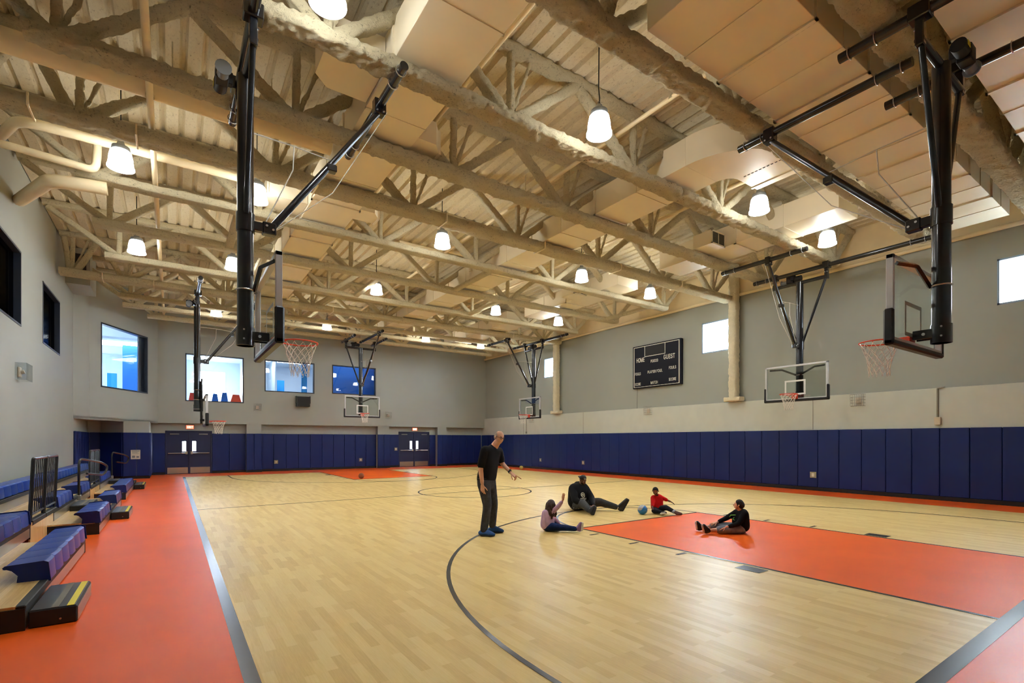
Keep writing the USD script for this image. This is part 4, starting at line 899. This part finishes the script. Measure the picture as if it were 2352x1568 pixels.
def head_parts(c, face, s, up=(0, 0, 1), child=False):
    """c: centre of the head, s: head height. Returns the skin manifold, and a placing function for head coordinates (right, up, forward) in units of s"""
    r, u, f = basis(face, up); c = np.array(c, float)
    P = lambda a, b, d: c + s * (a * r + b * u + d * f)
    w = .30 if not child else .33
    ms = [hull([(P(0, .16, -.04), .335 * s), (P(0, .10, .05), .31 * s), (P(0, .06, -.12), .31 * s)]),
          hull([(P(-.13, -.10, .12), .17 * s), (P(.13, -.10, .12), .17 * s), (P(0, -.33, .22), .095 * s), (P(-.08, -.28, .12), .12 * s), (P(.08, -.28, .12), .12 * s), (P(0, .05, .1), .27 * s)]),
          hull([(P(0, .04, .36), .03 * s), (P(0, -.10, .45), .035 * s), (P(-.045, -.11, .39), .03 * s), (P(.045, -.11, .39), .03 * s)]),
          hull([(P(-.16, .09, .30), .04 * s), (P(0, .08, .345), .04 * s), (P(.16, .09, .30), .04 * s)]),
          hull([(P(-.08, -.21, .33), .022 * s), (P(.08, -.21, .33), .022 * s), (P(0, -.20, .355), .028 * s)]),
          hull([(P(-.07, -.245, .33), .022 * s), (P(.07, -.245, .33), .022 * s), (P(0, -.25, .35), .026 * s)])]
    for q in (-1, 1):
        ms.append(hull([(P(q * (w + .03), .06, -.03), .05 * s), (P(q * (w + .03), -.07, .0), .04 * s), (P(q * (w + .055), .04, -.06), .035 * s)]))
    return ms, P
def hand_manifold(wrist, d, palm_n, L_, curl=.35, thumb_side=1, spread=.12):
    """wrist point, direction of the fingers d, palm normal, hand length L_. A palm, four fingers and a thumb"""
    d = np.array(d, float); d /= np.linalg.norm(d); n = np.array(palm_n, float); n -= d * (n @ d); n /= np.linalg.norm(n); sx = np.cross(d, n) * thumb_side
    w = np.array(wrist, float); r = .048 * L_
    pl = .50 * L_; hw = .19 * L_
    ms = [hull([(w, .11 * L_), (w + d * .08 * L_ + sx * hw * .6, .085 * L_), (w + d * .08 * L_ - sx * hw * .6, .08 * L_), (w + d * pl + sx * hw, .068 * L_), (w + d * pl - sx * hw, .062 * L_)])]
    for k, (off, ln_) in enumerate(((.92, .43), (.32, .49), (-.30, .46), (-.90, .36))):
        p = w + d * (pl - .02 * L_) + sx * hw * off; dr = d + sx * spread * (off * .8); dr /= np.linalg.norm(dr); a = 0.0
        for j, fr in enumerate((.45, .32, .23)):
            a += curl * (.6 if j == 0 else 1.0)
            q = p + (dr * math.cos(a) + n * math.sin(a)) * ln_ * L_ * fr
            ms.append(hull([(p, r * (1.12 - .1 * j)), (q, r * (1.02 - .1 * j))])); p = q
    p = w + d * .16 * L_ + sx * hw * .75
    td = d * .62 + sx * .72 + n * .25; td /= np.linalg.norm(td)
    for j, (fr, t2) in enumerate(((.22, td), (.17, td * .8 + d * .35 + n * .2), (.13, td * .6 + d * .6 + n * .3))):
        t2 = t2 / np.linalg.norm(t2); q = p + t2 * L_ * fr; ms.append(hull([(p, r * 1.35 * (1 - .12 * j)), (q, r * 1.2 * (1 - .12 * j))])); p = q
    return union(ms)
class Person:
    def __init__(self, label, anchor, skin):
        self.t = thing('person', label, 'person', anchor); self.skin = skin; self.sk = []; self.hands = []; self.anchor = np.array(anchor, float)
    def w(self, p): return p[0] * RT + p[1] * FW + p[2] * UP     # (right, away, up) as seen in the photograph -> metres from the anchor
    def bone(self, *cs): self.sk.append(hull([(self.w(c), r) for c, r in cs]))
    def raw(self, ms): self.sk += ms
    def cloth(self, name, m, groups, ref=.022, it=6, label=None, cut=None):
        man = union([hull([(self.w(c), r) for c, r in g]) for g in groups])
        if cut is not None: man = man.trim_by_plane(*cut)
        p = obj(name, smoothed(man, ref, it), m, self.t, smooth=True)
        if label: tag(p, label)
        return p
    def finish(self, ref=.018):
        body = smoothed(union(self.sk), ref, 6)
        man = m3.Manifold(m3.Mesh(np.asarray(body.vertices, np.float32), np.asarray(body.faces, np.uint32)))
        for h in self.hands:
            ht = smoothed(h, .005, 4); hm = m3.Manifold(m3.Mesh(np.asarray(ht.vertices, np.float32), np.asarray(ht.faces, np.uint32)))
            if not hm.is_empty() and not man.is_empty(): man = man + hm
        tb = tm_of(man) if not man.is_empty() else body
        obj('body', tb, self.skin, self.t, smooth=True)
def ground(u, v):
    d = FPX * CAMZ / (v - HZ); p = np.array([CAMX, CAMY, 0]) + FW * d + RT * ((u - 1176) * d / FPX); return (float(p[0]), float(p[1]), 0.004)
def eyes(p, P, s, iris, m='eyewhite'):
    for q in (-1, 1):
        e = obj('eye', tm_of(sph(P(q * .125, .03, .315), .042 * s, 12)), m, p.t, smooth=True)
        obj('iris', tm_of(sph(P(q * .127, .03, .342), .02 * s, 10)), iris, e, smooth=True)
    for q in (-1, 1): obj('eyebrow', tm_of(hull([(P(q * .06, .115, .345), .014 * s), (P(q * .13, .135, .335), .016 * s), (P(q * .2, .11, .29), .01 * s)])), iris, p.t, smooth=True)
M['eyewhite'] = plain('eye_white', L(225, 222, 215), .3); M['iris'] = plain('dark_iris', L(40, 28, 20), .3)
M['lips'] = plain('lips', L(170, 100, 88), .5); M['lipsdark'] = plain('lips_dark', L(96, 54, 46), .5)
M['skinA'] = skinmat('skin_light', L(214, 160, 130)); M['skinB'] = skinmat('skin_deep', L(112, 72, 52)); M['skinC'] = skinmat('skin_girl', L(196, 140, 108)); M['skinD'] = skinmat('skin_boy', L(222, 168, 138))
M['blacktee'] = cloth('black_cotton', L(18, 19, 24)); M['jeans'] = cloth('washed_grey_jeans', L(62, 62, 66), .25); M['blueshoe'] = plain('blue_shoe', L(30, 84, 150), .6, var=.2, vscale=30); M['sole'] = plain('dark_sole', L(28, 28, 30), .7)
M['greyhair'] = plain('short_grey_hair', L(170, 156, 142), .8, bump=.5, bscale=120, bdist=.004); M['hoodie'] = cloth('black_hoodie', L(20, 21, 26)); M['greypants'] = cloth('charcoal_sweatpants', L(66, 68, 70), .15)
M['lavender'] = cloth('lavender_sweater', L(206, 172, 206)); M['bluejean'] = cloth('blue_jeans', L(28, 48, 92), .25); M['brownhair'] = plain('brown_hair', L(58, 34, 26), .6, bump=.8, bscale=35, bdist=.02, var=.35, vscale=22)
M['redtop'] = cloth('red_top', L(206, 22, 26)); M['darkjean'] = cloth('dark_jeans', L(36, 40, 50), .2); M['blackhair'] = plain('black_hair', L(22, 17, 16), .7, bump=.8, bscale=90, bdist=.006)
M['shorts'] = cloth('grey_plaid_shorts', L(136, 144, 158), .25); M['whitesole'] = plain('white_sole', L(222, 216, 206), .6); M['purpleshoe'] = plain('purple_shoe', L(150, 118, 166), .6); M['sock'] = cloth('white_sock', L(220, 216, 208), .05)
M['beard'] = plain('beard_black', L(24, 18, 16), .8, bump=.6, bscale=140, bdist=.004); M['blackshoe'] = plain('black_sneaker', L(26, 26, 28), .45); M['green'] = plain('green_print', L(130, 200, 80), .6); M['denimcuff'] = cloth('denim_cuff', L(150, 160, 175), .1)

# --- standing man
m = Person('standing bald man in glasses and black t-shirt pointing down', ground(1119, 1227), 'skinA')
sh = lambda x, d, z: (x, d, z)
Ls, Le, Lw_ = (-.035, -.17, 1.50), (-.105, -.19, 1.165), (-.075, -.20, .90)
Rs, Re, Rw = (.205, .15, 1.475), (.265, .17, 1.245), (.42, .02, 1.09)
hc = m.w((.215, .0, 1.715)); hf = m.w((.62, -.75, -.24))
hm, HPf = head_parts(hc, hf, .245, up=m.w((.12, 0, 1)))
m.raw(hm)
m.bone(((.10, .0, 1.52), .075), ((.175, .0, 1.63), .066))
m.bone(((.02, -.08, 1.46), .09), ((.15, .09, 1.45), .09), ((.0, -.05, 1.25), .12), ((.06, .05, 1.22), .12))
m.bone(((.0, -.05, 1.25), .12), ((.06, .06, 1.22), .12), ((-.05, -.05, .98), .115), ((.03, .08, .98), .115))
m.bone((Ls, .062), (Le, .046)); m.bone((Le, .045), ((-.09, -.2, 1.05), .042), (Lw_, .029))
m.bone((Rs, .06), (Re, .044)); m.bone((Re, .044), ((.33, .11, 1.18), .040), (Rw, .028))
for hp, kn, an in (((-.055, -.09, .94), (.01, -.12, .50), (-.06, -.13, .10)), ((.045, .09, .94), (.115, .10, .50), (.08, .17, .10))):
    m.bone((hp, .10), (kn, .062)); m.bone((kn, .06), (an, .042))
m.hands.append(hand_manifold(m.w(Lw_), m.w((.05, 0, -1)), m.w((.6, .7, 0)), .19, .28, 1))
hd2 = m.w((.75, -.1, -.6)); m.hands.append(hand_manifold(m.w(Rw), hd2, m.w((-.4, .5, -.75)), .19, .75, -1))
m.hands.append(hull([(m.w(np.array(Rw) + [.095, -.01, -.05]), .011), (m.w(np.array(Rw) + [.15, -.01, -.085]), .0095), (m.w(np.array(Rw) + [.185, -.01, -.11]), .008)]))
m.finish()
m.cloth('t_shirt', 'blacktee', [[((.02, -.09, 1.475), .10), ((.15, .10, 1.46), .10), ((-.0, -.06, 1.25), .135), ((.06, .07, 1.22), .135)], [((-.0, -.06, 1.25), .135), ((.06, .07, 1.22), .135), ((-.055, -.055, .99), .132), ((.035, .09, 1.0), .13)],
        [((.10, .0, 1.53), .085), ((.06, 0, 1.45), .12)], [(Ls, .08), ((-.095, -.185, 1.235), .072)], [((.02, -.09, 1.475), .09), (Ls, .08)], [(Rs, .078), ((.25, .165, 1.30), .066)], [((.15, .10, 1.46), .09), (Rs, .078)]])
m.cloth('jeans', 'jeans', [[((-.055, -.06, .985), .122), ((.03, .09, .985), .12), ((-.055, -.08, .88), .118), ((.045, .09, .88), .115)], [((-.055, -.09, .90), .115), ((.01, -.12, .52), .078)], [((.01, -.12, .52), .078), ((-.05, -.13, .09), .07)],
        [((.045, .09, .90), .112), ((.115, .10, .52), .076)], [((.115, .10, .52), .076), ((.085, .17, .13), .068)]])
for (hx, d0, yaw_) in ((-.06, -.13, -.06), (.085, .17, -.02)):
    s = m.cloth('shoe', 'blueshoe', [[((hx - .05, d0, .05), .045), ((hx + .03, d0, .085), .045), ((hx + .14, d0 + yaw_, .04), .04), ((hx + .185, d0 + yaw_, .032), .03)]], .012)
    obj('sole', smoothed(union([hull([(m.w((hx - .055, d0, .012)), .012), (m.w((hx + .19, d0 + yaw_, .012)), .012), (m.w((hx - .04, d0 + .045, .012)), .012), (m.w((hx - .04, d0 - .045, .012)), .012), (m.w((hx + .13, d0 + yaw_ + .045, .012)), .012), (m.w((hx + .13, d0 + yaw_ - .045, .012)), .012)])]), .015, 2), 'sole', s, smooth=True)
obj('belt', smoothed(hull([(m.w((-.055, -.06, 1.0)), .128), (m.w((.033, .09, 1.0)), .126)]).trim_by_plane([0, 0, 1], .985).trim_by_plane([0, 0, -1], -1.02), .02, 2), 'blackmatte', m.t, smooth=35)
obj('hair', tm_of((hull([(HPf(0, .15, -.06), .347 * .245), (HPf(0, .02, -.13), .33 * .245)]) - hull([(HPf(0, .42, .12), .33 * .245), (HPf(0, .1, .38), .40 * .245), (HPf(0, .45, -.1), .2 * .245)])).refine_to_length(.02)), 'greyhair', m.t, smooth=True)
eyes(m, HPf, .245, 'iris')
gl = []
for q in (-1, 1):
    gl.append(sweep([HPf(q * .13 + .085 * math.cos(a), .03 + .06 * math.sin(a), .385) for a in np.linspace(0, 2 * math.pi, 20)[:-1]], .0035, 5, closed=True))
    gl.append(sweep([HPf(q * .215, .05, .38), HPf(q * .34, .06, .1), HPf(q * .345, .04, -.06)], .003, 5))
gl.append(sweep([HPf(-.045, .05, .39), HPf(0, .06, .40), HPf(.045, .05, .39)], .003, 5))
obj('glasses', cat(gl), 'black', m.t)
obj('mouth', tm_of(hull([(HPf(-.08, -.225, .335), .012 * .245), (HPf(.08, -.225, .335), .012 * .245), (HPf(0, -.225, .372), .014 * .245)])), 'lips', m.t)
wd = np.array(Rw) - np.array(Re); wd /= np.linalg.norm(wd)
obj('wristwatch', cat([cyl(m.w(np.array(Rw) - wd * .045), m.w(np.array(Rw) - wd * .015), .034, 16), move(trimesh.creation.box([.03, .03, .03]), m.w(np.array(Rw) - wd * .03) + np.array([0, 0, .028]))]), 'blackmatte', m.t)

# --- seated man in the black hoodie
m = Person('man in black cap and black hoodie sitting on the floor with legs apart', ground(1323, 1171), 'skinB')
hc = m.w((.155, -.06, .715)); hf = m.w((.42, -.72, -.42)); S = .235
hm, HPf = head_parts(hc, hf, S, up=m.w((.05, -.25, 1))); m.raw(hm)
m.bone(((.08, .02, .55), .07), ((.13, -.03, .64), .065))
m.bone(((-.04, -.05, .50), .12), ((.17, .06, .50), .12), ((-.01, .03, .15), .15), ((.1, .05, .15), .15))
RE, RW_ = (-.06, -.30, .27), (.20, -.50, .15); LE, LW_ = (.36, -.08, .29), (.345, -.42, .15)
m.bone(((-.09, -.08, .51), .075), (RE, .055)); m.bone((RE, .052), (RW_, .034)); m.bone(((.23, .08, .50), .075), (LE, .055)); m.bone((LE, .052), (LW_, .034))
RK, RA = (.10, -.42, .20), (.215, -.80, .10); LK, LA = (.56, -.02, .19), (.98, -.16, .08)
m.bone(((-.01, .0, .12), .12), (RK, .07)); m.bone((RK, .065), (RA, .045)); m.bone(((.10, .05, .12), .12), (LK, .07)); m.bone((LK, .065), (LA, .042))
m.hands.append(hand_manifold(m.w(RW_), m.w((.85, -.45, -.25)), m.w((.1, .5, -.8)), .185, .5, 1)); m.hands.append(hand_manifold(m.w(LW_), m.w((-.1, -.9, -.35)), m.w((-.5, .1, -.8)), .185, .5, -1))
m.finish()
hd = m.cloth('hoodie', 'hoodie', [[((-.04, -.05, .50), .15), ((.17, .06, .50), .15), ((-.02, .0, .2), .185), ((.12, .04, .2), .185), ((-.02, .05, .16), .15), ((.12, .06, .16), .15)], [((.03, .04, .60), .085), ((.14, .06, .60), .08), ((.08, -.06, .56), .08)],
        [((-.09, -.08, .52), .10), (RE, .082)], [(RE, .08), ((.16, -.47, .16), .055)], [((.23, .08, .51), .10), (LE, .082)], [(LE, .08), ((.345, -.38, .165), .055)]])
m.cloth('trousers', 'greypants', [[((-.02, .03, .13), .145), ((.11, .06, .13), .145)], [((-.02, .0, .13), .135), (RK, .105)], [(RK, .10), ((.205, -.76, .105), .07)], [((.11, .05, .13), .135), (LK, .105)], [(LK, .10), ((.93, -.15, .09), .068)]])
m.cloth('sock', 'sock', [[((.93, -.15, .085), .05), ((1.0, -.17, .075), .047)]], .015)
for (an, toe) in ((RA, (.30, -.86, .19)), (LA, (1.17, -.19, .27))):
    a, b = np.array(an), np.array(toe); heel = a + np.array([.055, -.02, -.045]) if b[0] > 1 else a + np.array([.03, -.06, -.05])
    s = m.cloth('shoe', 'blackshoe', [[(a, .052), (heel, .048), (tuple(b), .038), (tuple((a + b) / 2 + [.01, 0, 0]), .05)]], .014)
    e = (b - heel); e /= np.linalg.norm(e); o_ = np.array([.035, -.012, -.01]) if b[0] > 1 else np.array([.02, -.035, -.012])
    obj('sole', smoothed(hull([(m.w(heel + o_), .034), (m.w(b + o_), .028)]), .015, 2), 'sole', s, smooth=True)
cp = obj('cap', smoothed(hull([(HPf(0, .24, -.03), .345 * S), (HPf(0, .17, -.08), .36 * S)]).trim_by_plane([float(q) for q in basis(hf, m.w((.05, -.25, 1)))[1]], float(basis(hf, m.w((.05, -.25, 1)))[1] @ HPf(0, .15, 0))), .015, 3), 'blackmatte', m.t, smooth=True)
obj('cap_brim', tm_of(hull([(HPf(-.3, .20, -.22), .012), (HPf(.3, .20, -.22), .012), (HPf(-.18, .13, -.62), .01), (HPf(.18, .13, -.62), .01)])), 'blackmatte', cp, smooth=40)
obj('cap_emblem', sweep([HPf(.04 + .085 * math.cos(a), .36 + .06 * math.sin(a), .318 - .12 * abs(math.sin(a)) * (math.sin(a) > 0)) for a in np.linspace(0, 2 * math.pi, 16)[:-1]], .004, 5, closed=True), 'print', cp)
obj('beard', tm_of((hull([(HPf(-.11, -.2, .13), .175 * S), (HPf(.11, -.2, .13), .175 * S), (HPf(0, -.36, .22), .105 * S)]) - hull([(HPf(0, .02, .40), .235 * S), (HPf(0, 0, .1), .22 * S)])).refine_to_length(.015)), 'beard', m.t, smooth=True)
eyes(m, HPf, S, 'iris'); obj('mouth', tm_of(hull([(HPf(-.07, -.225, .335), .013 * S), (HPf(.07, -.225, .335), .013 * S), (HPf(0, -.225, .372), .014 * S)])), 'lipsdark', m.t)
# chest emblem and lettering of the hoodie, lying on the chest
cb = m.w((.165, -.175, .345)); cr_, cu_, cf_ = basis(m.w((.35, -.85, .28)))
def chest(a, b, out=.0): return cb - a * cr_ * -1 * -1 + b * cu_ + out * cf_
ex_ = m.w((.92, .36, .0)); ex_ -= cf_ * (ex_ @ cf_); ex_ /= np.linalg.norm(ex_); ez_ = np.cross(ex_, cf_) * -1; ez_ = ez_ if ez_[2] > 0 else -ez_
cp_ = m.w((.12, -.205, .375))
EM = lambda a, b: cp_ + ex_ * a + ez_ * b + cf_ * .03
obj('chest_emblem', cat([sweep(bend([EM(-.045, -.02), EM(-.045, .03), EM(0, .06), EM(.04, .035), EM(.04, -.01)], .015, 3), .008, 6), sweep(bend([EM(.045, .0), EM(.04, -.045), EM(0, -.06), EM(-.035, -.04), EM(-.022, .01), EM(0, .03)], .015, 3), .008, 6), sweep([EM(-.012, -.03), EM(.015, -.015), EM(.018, .02), EM(-.005, .005)], .007, 6)]), 'print', hd)
for k, (n_, w_) in enumerate(((9, .16), (7, .13))):
    obj('chest_lettering', cat([cyl(EM(-w_ / 2 + w_ * j / n_, -.085 - .03 * k), EM(-w_ / 2 + w_ * (j + .65) / n_, -.085 - .03 * k + .004), .009, 5) for j in range(n_)]), 'print', hd)
obj('trouser_stripe', cat([cyl(m.w((-.075 + .045 * j, -.16 - .06 * j, .06)), m.w((-.045 + .045 * j, -.155 - .06 * j, .125)), .012, 6) for j in range(3)]), 'print', m.t)

# --- girl
m = Person('child with long brown curly hair and lavender sweater sitting with an arm raised', ground(1255, 1219.5), 'skinC')
hc = m.w((.095, .03, .475)); hf = m.w((.75, .6, -.05)); S = .2
hm, HPf = head_parts(hc, hf, S, child=True); m.raw(hm)
m.bone(((.05, .02, .36), .04), ((.085, .03, .43), .04)); m.bone(((-.02, -.03, .32), .055), ((.09, .05, .32), .055), ((.0, 0, .08), .085), ((.05, .04, .08), .085))
E1, W1 = (.225, -.06, .475), (.295, -.08, .575); E2, W2 = (.16, .16, .2), (.26, .14, .10)
m.bone(((.10, -.04, .34), .038), (E1, .03)); m.bone((E1, .029), (W1, .02)); m.bone(((.08, .08, .33), .038), (E2, .03)); m.bone((E2, .028), (W2, .02))
K1, A1 = (.28, -.08, .075), (.545, -.10, .052); K2, A2 = (.20, .20, .10), (.10, .34, .05)
m.bone(((.03, -.03, .075), .07), (K1, .048)); m.bone((K1, .046), (A1, .032)); m.bone(((.05, .06, .075), .07), (K2, .05)); m.bone((K2, .045), (A2, .032))
m.hands.append(hand_manifold(m.w(W1), m.w((.12, 0, 1)), m.w((.75, .5, 0)), .135, .12, 1, .25)); m.hands.append(hand_manifold(m.w(W2), m.w((.8, -.2, -.4)), m.w((0, 0, -1)), .12, .3, 1))
m.finish(.014)
m.cloth('sweater', 'lavender', [[((-.02, -.03, .33), .07), ((.09, .05, .33), .07), ((-.01, -.01, .12), .105), ((.05, .04, .12), .105)], [((.10, -.04, .345), .05), (E1, .042)], [(E1, .042), ((.275, -.075, .545), .032)], [((.08, .08, .34), .05), (E2, .042)], [(E2, .04), ((.245, .145, .115), .03)]], .016)
m.cloth('jeans', 'bluejean', [[((.01, -.01, .085), .092), ((.05, .04, .085), .092)], [((.03, -.03, .085), .085), (K1, .062)], [(K1, .062), ((.52, -.1, .056), .046)], [((.05, .06, .08), .08), (K2, .062)], [(K2, .06), ((.13, .31, .06), .045)]], .016)
for an, hl, to, so in ((A1, (.60, -.11, .035), (.615, -.12, .165), (.032, -.005, 0)), (A2, (.085, .37, .034), (.0, .44, .05), (-.01, .01, -.016))):
    s = m.cloth('shoe', 'purpleshoe', [[(an, .036), (hl, .032), (to, .026)]], .012); h2, t2 = np.array(hl) + so, np.array(to) + so
    obj('sole', smoothed(hull([(m.w(h2), .026), (m.w(t2), .022)]), .012, 2), 'whitesole', s, smooth=True)
hr = [hull([(HPf(0, .14, -.06), .39 * S), (HPf(0, .0, -.16), .40 * S)]), hull([(HPf(0, .0, -.2), .40 * S), (HPf(-.2, -.7, -.32), .25 * S), (HPf(.2, -.7, -.3), .25 * S)]), hull([(HPf(-.14, -.7, -.32), .25 * S), (HPf(.1, -.7, -.3), .25 * S), (HPf(-.02, -1.15, -.36), .14 * S)])]
r3 = np.random.default_rng(5)
for k in range(46):
    a = -2.5 + 5.0 * k / 45; rad = .40 * S; x0 = HPf(math.sin(a) * .36, r3.uniform(-.05, .25), -math.cos(a) * .40 - .02)
    if math.cos(a) < -.35: continue
    ln_ = r3.uniform(.17, .27); out = (x0 - hc) * np.array([1, 1, 0]); out /= np.linalg.norm(out) + 1e-9; p = x0; ph = r3.uniform(0, 6)
    for j in range(5):
        f_ = (j + 1) / 5; q = x0 + np.array([0, 0, -ln_ * f_]) + out * (.014 + .016 * math.sin(ph + f_ * 7)) + r3.normal(0, .004, 3)
        hr.append(hull([(p, .017 - .001 * j), (q, .0165 - .0018 * j)])); p = q
cutf = hull([(HPf(0, -.02, .42), .34 * S), (HPf(0, -.25, .36), .3 * S)])
obj('hair', smoothed(union(hr) - cutf, .011, 2), 'brownhair', m.t, smooth=True)
eyes(m, HPf, S, 'iris')

# --- child in red
m = Person('small child in a bright red top sitting beside the silver and blue ball', ground(1509, 1178), 'skinB')
hc = m.w((-.055, -.07, .505)); hf = m.w((-.38, -.75, -.45)); S = .19
hm, HPf = head_parts(hc, hf, S, child=True); m.raw(hm)
m.bone(((.0, -.01, .37), .038), ((-.03, -.04, .44), .038)); m.bone(((-.09, -.03, .34), .055), ((.07, .01, .35), .055), ((-.03, .0, .08), .085), ((.05, .02, .08), .085))
E1, W1 = (.215, .0, .30), (.31, -.02, .26); E2, W2 = (-.13, -.15, .22), (-.17, -.24, .17)
m.bone(((.09, .02, .35), .036), (E1, .028)); m.bone((E1, .027), (W1, .019)); m.bone(((-.10, -.04, .34), .036), (E2, .028)); m.bone((E2, .027), (W2, .019))
K1, A1 = (.15, -.18, .15), (.30, -.36, .07); K2, A2 = (-.12, -.17, .075), (.03, -.30, .055)
m.bone(((.04, .0, .08), .065), (K1, .047)); m.bone((K1, .044), (A1, .03)); m.bone(((-.02, .0, .08), .065), (K2, .047)); m.bone((K2, .044), (A2, .03))
m.hands.append(hand_manifold(m.w(W1), m.w((.8, -.1, -.5)), m.w((0, .2, -1)), .115, .15, 1, .2)); m.hands.append(hand_manifold(m.w(W2), m.w((-.2, -.9, -.3)), m.w((-.6, 0, -.4)), .115, .3, -1))
m.finish(.014)
m.cloth('red_top', 'redtop', [[((-.09, -.03, .35), .066), ((.07, .01, .36), .066), ((-.04, -.0, .13), .10), ((.05, .02, .13), .10)], [((.09, .02, .36), .048), (E1, .042)], [((-.10, -.04, .35), .048), (E2, .042)], [(E2, .038), ((-.16, -.215, .185), .03)], [((.0, .03, .40), .05), ((.05, .03, .39), .045)]], .016)
m.cloth('jeans', 'darkjean', [[((-.02, .01, .085), .09), ((.05, .02, .085), .09)], [((.04, .0, .085), .08), (K1, .06)], [(K1, .058), ((.27, -.33, .085), .042)], [((-.02, .0, .085), .08), (K2, .06)], [(K2, .057), ((.0, -.28, .062), .042)]], .016)
m.cloth('jean_cuff', 'denimcuff', [[((.265, -.322, .085), .046), ((.285, -.345, .075), .044)]], .012)
M['brownshoe'] = plain('brown_shoe', L(92, 56, 42), .6)
s = m.cloth('shoe', 'brownshoe', [[(A1, .04), ((.325, -.42, .035), .03), ((.40, -.46, .045), .03)]], .012)
s = m.cloth('shoe', 'blackshoe', [[(A2, .038), ((.02, -.36, .034), .03), ((.085, -.37, .06), .028)]], .012, label='black and white sneaker')
obj('sole', smoothed(hull([(m.w((-.02, -.385, .04)), .024), (m.w((.06, -.405, .05)), .022)]), .012, 2), 'whitesole', s, smooth=True)
obj('hair', smoothed(hull([(HPf(0, .17, -.05), .355 * S), (HPf(0, .05, -.13), .335 * S)]) - hull([(HPf(0, -.02, .40), .36 * S), (HPf(0, -.3, .1), .34 * S)]), .012, 2), 'blackhair', m.t, smooth=True)
eyes(m, HPf, S, 'iris'); obj('mouth', tm_of(hull([(HPf(-.07, -.225, .335), .013 * S), (HPf(.07, -.225, .335), .013 * S), (HPf(0, -.225, .372), .014 * S)])), 'lipsdark', m.t)

# --- boy in the black hoodie
m = Person('boy in black hoodie and grey shorts sitting on the near orange key', ground(1694, 1224.5), 'skinD')
hc = m.w((.03, .02, .50)); hf = m.w((-.85, .45, .12)); S = .2
hm, HPf = head_parts(hc, hf, S, child=True); m.raw(hm)
m.bone(((.08, .03, .37), .042), ((.045, .03, .43), .042)); m.bone(((.09, -.05, .33), .06), ((.03, .11, .33), .06), ((.08, -.02, .09), .09), ((.04, .07, .09), .09))
E1, W1 = (-.04, -.13, .19), (-.27, -.12, .125); E2, W2 = (-.14, .16, .24), (-.32, .12, .175)
m.bone(((.07, -.07, .33), .04), (E1, .032)); m.bone((E1, .031), (W1, .021)); m.bone(((.0, .12, .33), .04), (E2, .032)); m.bone((E2, .031), (W2, .021))
K1, A1 = (-.24, -.08, .085), (-.545, -.08, .058); K2, A2 = (-.30, .17, .10), (-.57, .19, .06)
m.bone(((.04, -.04, .08), .075), (K1, .05)); m.bone((K1, .046), (A1, .032)); m.bone(((.02, .09, .08), .075), (K2, .05)); m.bone((K2, .046), (A2, .032))
m.hands.append(hand_manifold(m.w(W1), m.w((-1, 0, -.25)), m.w((0, .2, -1)), .135, .2, 1)); m.hands.append(hand_manifold(m.w(W2), m.w((-1, 0, -.3)), m.w((0, .2, -1)), .135, .2, 1))
m.finish(.014)
hd = m.cloth('hoodie', 'hoodie', [[((.10, -.05, .345), .078), ((.04, .11, .345), .078), ((.09, -.02, .13), .115), ((.05, .07, .13), .115)], [((.12, -.02, .385), .05), ((.12, .07, .385), .05), ((.07, .03, .39), .045), ((.155, .02, .33), .06)], [((.08, -.07, .345), .055), (E1, .046)], [(E1, .045), ((-.21, -.12, .14), .034)], [((.01, .12, .345), .055), (E2, .046)], [(E2, .045), ((-.28, .125, .19), .034)]], .016)
M['greenp'] = M['green']
obj('sleeve_print', cat([sweep([m.w((-.035, .005, .325)), m.w((-.085, .085, .31)), m.w((-.10, .11, .27))], .008, 5), sweep([m.w((-.05, .02, .28)), m.w((-.075, .03, .25)), m.w((-.06, -.01, .235))], .008, 5)]), 'green', hd)
m.cloth('shorts', 'shorts', [[((.07, -.01, .085), .098), ((.03, .07, .085), .098)], [((.04, -.04, .09), .092), ((-.26, -.08, .085), .075)], [((-.26, -.08, .085), .075), ((-.36, -.08, .075), .07)], [((.02, .09, .09), .088), ((-.30, .17, .10), .072)], [((-.3, .17, .10), .072), ((-.38, .175, .09), .066)]], .016)
for an, hl, to, so in ((A1, (-.60, -.08, .04), (-.635, -.08, .155), (-.03, 0, 0)), (A2, (-.625, .19, .042), (-.65, .19, .165), (-.03, 0, 0))):
    s = m.cloth('shoe', 'blackshoe', [[(an, .04), (hl, .036), (to, .028)]], .012, label='black sneaker with a white edge'); h2, t2 = np.array(hl) + so, np.array(to) + so
    obj('sole', smoothed(hull([(m.w(h2), .024), (m.w(t2), .02)]), .012, 2), 'whitesole', s, smooth=True)
obj('hair', smoothed(hull([(HPf(0, .18, -.04), .37 * S), (HPf(0, .04, -.15), .36 * S)]) - hull([(HPf(0, -.02, .42), .37 * S), (HPf(0, -.33, .12), .36 * S)]), .012, 2), 'blackhair', m.t, smooth=True)
eyes(m, HPf, S, 'iris'); obj('mouth', tm_of(hull([(HPf(-.07, -.225, .335), .013 * S), (HPf(.07, -.225, .335), .013 * S), (HPf(0, -.225, .372), .014 * S)])), 'lips', m.t)
